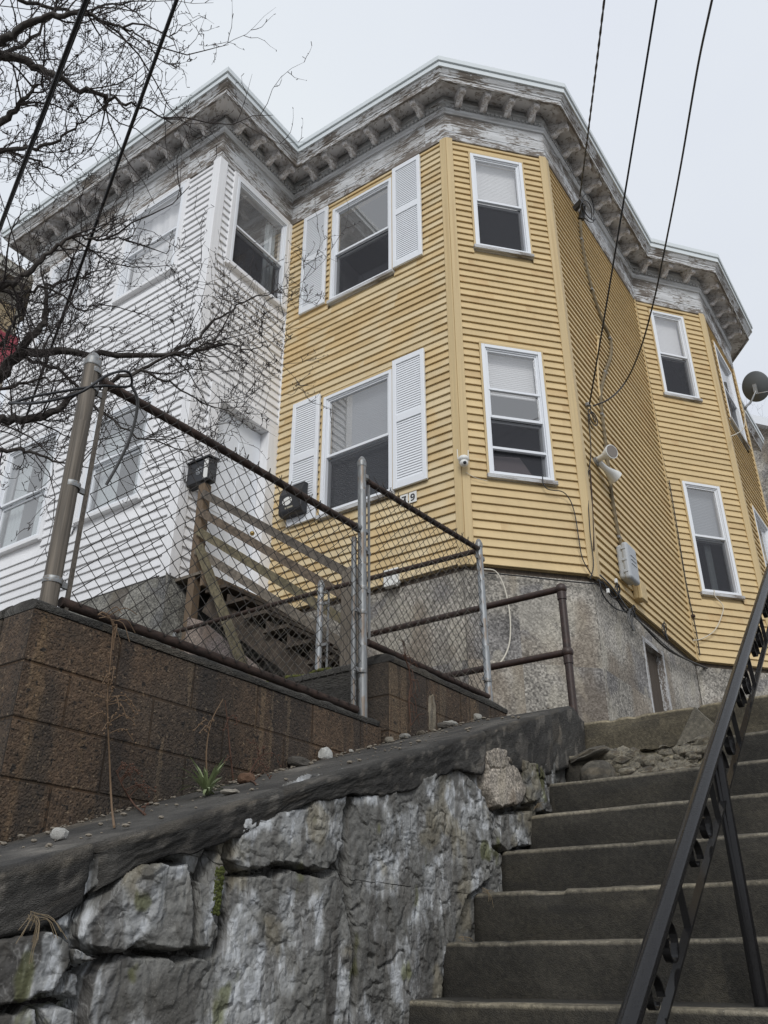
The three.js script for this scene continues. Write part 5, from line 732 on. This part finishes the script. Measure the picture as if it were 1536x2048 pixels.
{
  const T0 = V(-6.6, 1.0, -2.3), T1 = V(-6.7, 3.4, -2.35), T2 = V(-6.9, 5.2, -2.6), T3 = V(-7.0, 7.2, -2.8);
  const L = (d, ...a) => { const r = []; const n = a.length / 2; for (let i = 0; i < n; i++) r.push(at(a[2 * i], a[2 * i + 1], Array.isArray(d) ? mix(d[0], d[1], i / (n - 1)) : d)); return r; };
  const j = (start, pts) => [start, ...pts];
  const m1 = at(34, 712, 6.2);
  tree('bare winter tree with dense thin twigs, its branches reaching in front of the white house', [T0, T1, T2, T3], [
    [j(T1, L(6.2, -60, 800, 0, 752, 34, 712, 100, 705, 190, 708, 330, 712, 400, 700, 452, 688)), 0.052],
    [[m1, ...L([6.2, 6.6], 66, 670, 90, 640, 95, 600, 94, 572, 140, 560, 180, 552)], 0.026],
    [j(T1, L(5.9, -40, 850, 0, 838, 60, 838, 110, 824, 160, 782, 200, 770, 270, 742, 330, 714, 400, 690, 450, 668)), 0.034],
    [j(T1, L(5.6, -30, 905, 20, 900, 60, 905, 120, 925, 180, 935)), 0.018],
    [j(T2, L(6.0, -40, 600, 0, 573, 30, 566, 60, 540, 112, 498, 150, 472, 200, 478, 262, 480)), 0.026],
    [j(T2, L(6.3, -40, 570, 0, 580, 45, 586, 95, 574, 160, 620, 220, 600)), 0.018],
    [j(T3, L([6.6, 6.2], -60, 95, 0, 112, 55, 125, 92, 145, 128, 160, 180, 186, 232, 202, 282, 216, 345, 242)), 0.036],
    [j(T3, L([6.4, 6.0], -60, 110, 0, 82, 40, 60, 82, 36, 120, 31, 170, 32, 225, 44, 260, 60, 305, 82)), 0.030],
    [j(T3, L([6.5, 6.6], -60, 290, 0, 246, 30, 216, 60, 186, 88, 165)), 0.036],
    [j(T3, L([6.3, 6.3], -60, 310, 0, 300, 60, 298, 112, 284, 160, 246, 210, 215)), 0.020],
    [j(T3, L([6.6, 7], -30, 130, 0, 110, 60, 80, 110, 20, 130, -40)), 0.022], [j(T3, L([6.8, 7], -30, 20, 0, -10, 70, 5, 160, 25, 230, 10, 290, 0)), 0.02], [j(T3, L([6.6, 6.8], -30, 330, 0, 300, 40, 312, 90, 330, 130, 360)), 0.016],
    [[at(330, 712, 6.2), ...L([6.2, 6.5], 400, 672, 440, 630, 500, 600, 560, 580)], 0.011], [[at(400, 700, 6.2), ...L([6.2, 6.0], 450, 690, 500, 700, 545, 690)], 0.008], [[at(270, 742, 5.9), ...L([5.9, 5.9], 330, 760, 400, 800, 470, 830)], 0.008],
    [j(m1, L([6.2, 5.8], 110, 735, 180, 800, 250, 860, 330, 890, 400, 915)), 0.012],
    [j(T1, L([6.1, 6.1], -40, 700, 0, 690, 30, 640, 40, 600, 60, 575)), 0.016], [j(T1, L([5.9, 5.7], -40, 790, 10, 780, 60, 760, 120, 760, 180, 740)), 0.014],
  ], { seed: 4, r0: 0.17, r1: 0.07, den: 0.50, len: 0.60, group: 'bare trees' });
  // small trees behind the house, right edge
  const far = (label, px, seed, s) => { const b = onY(px, 1500, 1.0); const d = rayDir(px, 1100); const f = 26 / Math.hypot(d.x, d.z); const B = V(d.x * f, 1.0, d.z * f); const R = rng(seed), lim = []; for (let k = 0; k < 9; k++) { const a = k * 2.4, h = 5 + R() * 3.5, p0 = B.clone().add(V(0, h, 0)); lim.push([[p0, p0.clone().add(V(Math.cos(a) * 0.9 * s, 1.6 * s, Math.sin(a) * 0.9 * s)), p0.clone().add(V(Math.cos(a) * 1.5 * s, (3.2 + R() * 1.5) * s, Math.sin(a) * 1.5 * s)), p0.clone().add(V(Math.cos(a) * 1.9 * s, (5 + R() * 2) * s, Math.sin(a) * 1.9 * s))], 0.05]); }
    tree(label, [B, B.clone().add(V(0.1, 5, 0)), B.clone().add(V(0, 9.5, 0.1))], lim, { seed, r0: 0.2, r1: 0.06, den: 0.5, len: 1.5, group: 'bare trees' }); };
  far('bare tree behind the satellite dish at the right edge', 1590, 21, 1.15);
}
// ---------- neighbours ----------
{
  const n = thing('neighbour_house', 'tan neighbouring house with a wide eave at the left edge, beyond the white house', 'house');
  const X = -13.5, c = onX(45, 600, X), zc = c.z, ey = c.y; // far right corner of its side
  const tan = mat({ map: T.yellow, color: new THREE.Color(0.60, 0.62, 0.72), roughness: 0.8 });
  M('wall', bxm(X - 7, X, -1.6, ey + 0.3, zc, zc + 2.6), tan, n);
  for (let k = 0; k < 40; k++) { const y = ey - 0.1 - k * 0.14; M('siding_board', (() => { const g = bxm(X, X + 0.018, y - 0.13, y - 0.004, zc + 0.09, zc + 2.2); return g; })(), tan, n); }
  M('corner_board', bxm(X - 0.09, X + 0.03, -1.5, ey, zc - 0.01, zc + 0.09), mat({ color: rgb(170, 164, 150), roughness: 0.8 }), n);
  const ev = mat({ map: rep(T.peelLight, 2, 1), color: new THREE.Color(0.95, 0.92, 0.82), roughness: 0.9 });
  M('eave', mg([bxm(X - 7.4, X + 0.42, ey + 0.02, ey + 0.1, zc - 0.4, zc + 2.9), bxm(X - 7.45, X + 0.46, ey + 0.1, ey + 0.30, zc - 0.45, zc + 3)]), ev, n); M('frieze_board', bxm(X, X + 0.03, ey - 0.30, ey + 0.02, zc, zc + 2.6), ev, n);
  const rs = new THREE.Shape(); rs.moveTo(0, 0); rs.lineTo(7.9, 0); rs.lineTo(3.95, 2.2); const rg = new THREE.ExtrudeGeometry(rs, { depth: 3.45, bevelEnabled: false }); rg.translate(X - 7.45, ey + 0.301, zc - 0.45); M('roof', rg, mt.ground, n);
  const wz = zc + 0.9; M('window', mg([bxm(X + 0.019, X + 0.05, ey - 3.4, ey - 1.9, wz, wz + 0.08), bxm(X + 0.019, X + 0.05, ey - 3.4, ey - 1.9, wz + 0.8, wz + 0.88), bxm(X + 0.019, X + 0.05, ey - 1.98, ey - 1.9, wz + 0.08, wz + 0.8), bxm(X + 0.019, X + 0.05, ey - 3.4, ey - 3.32, wz + 0.08, wz + 0.8)]), mt.vinyl, n);
  M('pane', bxm(X + 0.02, X + 0.026, ey - 3.32, ey - 1.98, wz + 0.08, wz + 0.8), mat({ color: rgb(70, 74, 80), roughness: 0.1 }), n);
  const fl = thing('red_cloth', 'faded red cloth hanging at the left edge below the tan eave', 'cloth'); const q = onX(12, 690, X + 0.3), pos = [], uv = [], idx = []; for (let i = 0; i <= 10; i++) for (let k = 0; k <= 6; k++) { pos.push(X + 0.22 + 0.07 * Math.sin(i * 0.9) , q.y + 0.35 - k * 0.13 - 0.03 * Math.sin(i * 0.7), q.z - 0.35 + i * 0.08); uv.push(i / 10, k / 6); if (i < 10 && k < 6) { const a = i * 7 + k; idx.push(a, a + 7, a + 1, a + 1, a + 7, a + 8); } } M('cloth', geoFrom(pos, uv, idx), mat({ color: rgb(150, 72, 82), roughness: 0.9 }), fl); M('line', tube([V(X, q.y + 0.33, q.z - 0.4), V(X + 0.22, q.y + 0.36, q.z - 0.38), V(X + 0.22, q.y + 0.36, q.z + 0.5)], 0.01, 5), mt.cable, fl);
  // grey building behind the far corner
  const b = thing('grey_building', 'grey building with a white sloping roof edge behind the far bay at the right edge', 'building'); const p0 = onX(1520, 860, -2.6), e = rayDir(1522, 860), zz = -22, p = e.clone().multiplyScalar(zz / e.z);
  M('wall', bxm(p.x - 3, p.x + 6, 0.5, p.y - 1.0, zz - 6, zz), mt.found, b); const gs = new THREE.Shape(); gs.moveTo(p.x - 0.6, p.y + 0.6); gs.lineTo(p.x + 4, p.y - 2.6); gs.lineTo(p.x + 4, p.y - 3.0); gs.lineTo(p.x - 3.4, p.y - 3.0); gs.lineTo(p.x - 3.4, p.y - 1); const gg = new THREE.ExtrudeGeometry(gs, { depth: 6, bevelEnabled: false }); gg.translate(0, 0, zz - 5.98); M('gable', gg, mt.found, b);
  M('rake_board', bar(V(p.x - 0.7, p.y + 0.68, zz + 0.12), V(p.x + 4.2, p.y - 2.72, zz + 0.12), 0.3, 0.22), mt.vinyl, b);
}
// ---------- small plants, loose stones ----------
{
  const R = rng(91);
  const stripAt = (px, py, dx = 0) => { let lo = 1, hi = 9; const d = rayDir(px, py).normalize(); for (let i = 0; i < 40; i++) { const m = (lo + hi) / 2, p = d.clone().multiplyScalar(m); if (p.x < -5 || p.y > stripY(p.z)) lo = m; else hi = m; } let best = null; for (let s = 1.5; s < 7; s += 0.004) { const p = d.clone().multiplyScalar(s); if (p.y <= stripY(p.z) + 0.002) { best = p; break; } if (p.x < XB + 0.02) { best = p; break; } } best = best || d.clone().multiplyScalar(lo); best.x = cl(best.x, XB + 0.04, XS - 0.03); best.y = stripY(best.z) + 0.004; return best; };
  const stones = [[645, 1505, 0.036, 'pale chalky stone sitting on the dark sloping strip', rgb(196, 196, 190), 1, 0.85], [590, 1524, 0.045, 'flat dark rock against the foot of the block wall', rgb(84, 80, 74), 0.6, 1.2], [802, 1471, 0.032, 'flat grey chip on the strip below the upper block wall', rgb(150, 148, 142), 0.5, 1.2], [772, 1477, 0.026, 'small tan chip left of the flat grey chip', rgb(140, 134, 122), 0.7, 1], [893, 1432, 0.05, 'long pale shard near the top of the strip', rgb(170, 168, 160), 0.35, 1.6], [880, 1440, 0.048, 'long dark shard under the pale one', rgb(96, 92, 86), 0.4, 1.7], [948, 1425, 0.03, 'rough pale lump at the top of the strip', rgb(160, 158, 150), 0.8, 1], [842, 1469, 0.022, 'brown chip between the shards and the grey chip', rgb(120, 112, 100), 0.6, 1.3], [492, 1565, 0.03, 'rusty pipe stub lying by the green weed', rgb(110, 84, 66), 0.8, 1.2], [118, 1679, 0.024, 'white pebble at the left end of the strip', rgb(190, 188, 182), 0.8, 1], [460, 1588, 0.022, 'pale flake beside the green weed', rgb(166, 160, 148), 0.4, 1.6], [696, 1487, 0.012, 'tiny white pebble right of the chalky stone', rgb(200, 198, 190), 0.8, 1], [1030, 1590, 0.0, '', null]];
  stones.forEach(([px, py, r, label, c, sy, sx], k) => { if (!r) return; const p = stripAt(px, py), g = lump(r, sx, sy, 1, k + 2, 2); g.rotateY(k * 1.3); g.translate(p.x, p.y + r * sy * 0.55, p.z); tag(M('loose_stone', g, mat({ color: c, roughness: 0.95, bumpMap: T.grain, bumpScale: 0.004 })), label, 'stone', 'loose stones on the strip'); });
  const rj = thing('litter_debris', 'scattered grit and crumbs lying along the sloping strip', 'debris'); rj.userData.kind = 'stuff'; const l = []; for (let k = 0; k < 420; k++) { const z = -1.3 - R() * 3.7, e = R() < 0.6, x = e ? XB + 0.02 + R() * R() * 0.2 : mix(XB, XS, R()), r = 0.003 + R() * R() * 0.011, g = new THREE.IcosahedronGeometry(r, 0); g.scale(1, 0.6, 1.3); g.rotateY(R() * 6); g.translate(x, stripY(z) + 0.008, z); l.push(g); } M('crumbs', mg(l), mat({ color: rgb(128, 120, 108), roughness: 1 }), rj); delete rj.userData.category;
  // green weed
  const weed = thing('green_weed', 'green leafy weed growing between the strip and the block wall', 'plant'); const wp = stripAt(412, 1592); const lf = (a, len, lean) => { const pos = [], uv = [], idx = [], n = 7; for (let i = 0; i <= n; i++) { const t = i / n, w = 0.0062 * Math.sin(Math.PI * Math.min(1, t * 1.02 + 0.06)) * (0.7 + 0.5 * ((i % 2))), r = len * t * Math.sin(lean * (0.5 + 0.6 * t)), y = len * t * Math.cos(lean * (0.5 + 0.6 * t)); for (const s of [-1, 1]) { pos.push(wp.x + Math.cos(a) * r - Math.sin(a) * w * s, wp.y + y, wp.z + Math.sin(a) * r + Math.cos(a) * w * s); uv.push(s, t); } if (i < n) { const b = i * 2; idx.push(b, b + 2, b + 1, b + 1, b + 2, b + 3); } } return geoFrom(pos, uv, idx); };
  for (let k = 0; k < 48; k++) M('leaf', lf(k * 2.4 + R(), 0.09 + R() * 0.10, 0.35 + R() * 1.35), mt.leaf, weed);
  // dry stalks rising in front of the block wall
  const stalk = (label, px0, py0, pts, m, sub, group) => { const o = thing('dry_weed', label, 'plant', group); const b = stripAt(px0, py0); b.x = Math.max(b.x, XB + 0.03); const P = [b, ...pts.map(([x, y]) => onX(x, y, XB + 0.035 + R() * 0.02))]; M('stem', tube(smooth(P, 24), t => 0.0034 * (1 - 0.7 * t) + 0.0010, 5), m, o); const tw = []; for (let k = 0; k < sub; k++) { const f = 0.3 + 0.7 * R(), i = Math.min(P.length - 2, Math.floor(f * (P.length - 1))), p = P[i].clone().lerp(P[i + 1], R()), q = p.clone().add(V(0.01 + R() * 0.05, (R() - 0.45) * 0.13, (R() - 0.5) * 0.22)); const md = p.clone().lerp(q, 0.5).add(V(0.01, 0.03, 0)); const s = smooth([p, md, q], 6); tw.push(tube(s, 0.0018, 4, false)); for (let z = 0; z < 5; z++) { const e = s[2 + (z % 5)], g = new THREE.IcosahedronGeometry(0.0045, 0); g.translate(e.x + (R() - 0.5) * 0.02, e.y + (R() - 0.5) * 0.02, e.z + (R() - 0.5) * 0.02); tw.push(g); } } stuff(M('seed_heads', mg(tw), m, o)); };
  stalk('tall dry weed stalk against the block wall below the nearest fence panel', 228, 1655, [[222, 1590], [219, 1520], [216, 1450], [215, 1390], [220, 1330], [226, 1260]], mt.dry, 16); stalk('reddish dry weed stalk left of the green weed', 290, 1630, [[262, 1600], [244, 1570], [232, 1540]], mt.dryRed, 10);
  stalk('thin pale stalk leaning on the middle of the block wall', 410, 1560, [[413, 1500], [424, 1440], [446, 1398]], mt.dry, 3); stalk('thin brown stalk just right of the pale leaning one', 460, 1560, [[460, 1500], [455, 1445], [450, 1400]], mt.dryRed, 3); stalk('curled dry stalk beside the pipe stub', 512, 1570, [[500, 1545], [515, 1520], [528, 1508]], mt.dryRed, 6);
  const vine = (label, pts, X, m, sub, seed) => { const o = thing('dry_vine', label, 'plant'); const P = pts.map(q => onX(...q, X)); M('stem', tube(smooth(P, 30), 0.004, 5), m, o); const tw = [], RR = rng(seed); for (let k = 0; k < sub; k++) { const i = Math.floor(RR() * (P.length - 1)), p = P[i].clone().lerp(P[i + 1], RR()); const e = p.clone().add(V(0.01 + RR() * 0.04, (RR() - 0.6) * 0.2, (RR() - 0.5) * 0.24)); tw.push(tube(smooth([p, p.clone().lerp(e, 0.5).add(V(0.01, 0.03, 0)), e], 6), 0.0022, 4, false)); } stuff(M('tendrils', mg(tw), m, o)); };
  vine('dead vine over the broken patch of the upper block wall', [[822, 1452], [818, 1400], [822, 1360], [815, 1330], [808, 1310]], XB + 0.09, mt.dryRed, 16, 6);
  vine('dry vine with drooping seed heads hanging through the nearest fence panel', [[226, 1300], [228, 1260], [222, 1240], [205, 1225], [196, 1230]], XB + 0.03, mt.dry, 8, 8);
  // straw tufts in the cracks
  const tuft = (label, px, py, X, n, len, down, seed) => { const o = thing('straw_tuft', label, 'plant', 'dry straw tufts'); const b = onX(px, py, X), RR = rng(seed), l = []; for (let k = 0; k < n; k++) { const d = V(0.2 + RR() * 0.6, down ? -0.9 + RR() * 0.8 : RR() * 0.9, (RR() - 0.5) * 1.8).normalize(), q = b.clone().addScaledVector(d, len * (0.4 + RR() * 0.6)); q.y -= 0.02 * RR(); l.push(tube(smooth([b.clone().add(V(0, RR() * 0.02, (RR() - 0.5) * 0.04)), b.clone().lerp(q, 0.5).add(V(0.01, 0.02, 0)), q], 5), 0.0009, 4, false)); } M('stems', mg(l), mt.straw, o); };
  tuft('straw tuft hanging from the crack at the far left', 66, 1840, XS + 0.03, 16, 0.10, true, 3); tuft('straw tuft at the left end of the second step', 922, 1880, XS + 0.05, 10, 0.09, true, 5); tuft('straw tuft at the left end of the fifth step', 1072, 1622, XS + 0.05, 12, 0.08, false, 7); tuft('straw tuft at the left end of the third step', 968, 1785, XS + 0.04, 9, 0.08, true, 9);
  // moss in the crack of the wall
  const ms = thing('moss_patch', 'dark green moss in the upright crack under the coping', 'moss'); ms.userData.kind = 'stuff'; delete ms.userData.category; const ml = []; for (let k = 0; k < 500; k++) { const t = R(), c = onX(mix(440, 428, t) + (R() - 0.5) * 16, mix(1735, 1828, t), XS - 0.005 + R() * 0.012), g = new THREE.IcosahedronGeometry(0.003 + R() * 0.005, 0); g.translate(c.x, c.y, c.z); ml.push(g); } for (let k = 0; k < 260; k++) { const c = onX(665 + (R() - 0.5) * 40, 2036 + (R() - 0.5) * 26, XS + R() * 0.012), g = new THREE.IcosahedronGeometry(0.003 + R() * 0.005, 0); g.translate(c.x, c.y, c.z); ml.push(g); } M('moss', mg(ml), mat({ color: rgb(70, 76, 34), roughness: 1 }), ms);
}
renderer.render(scene, camera);
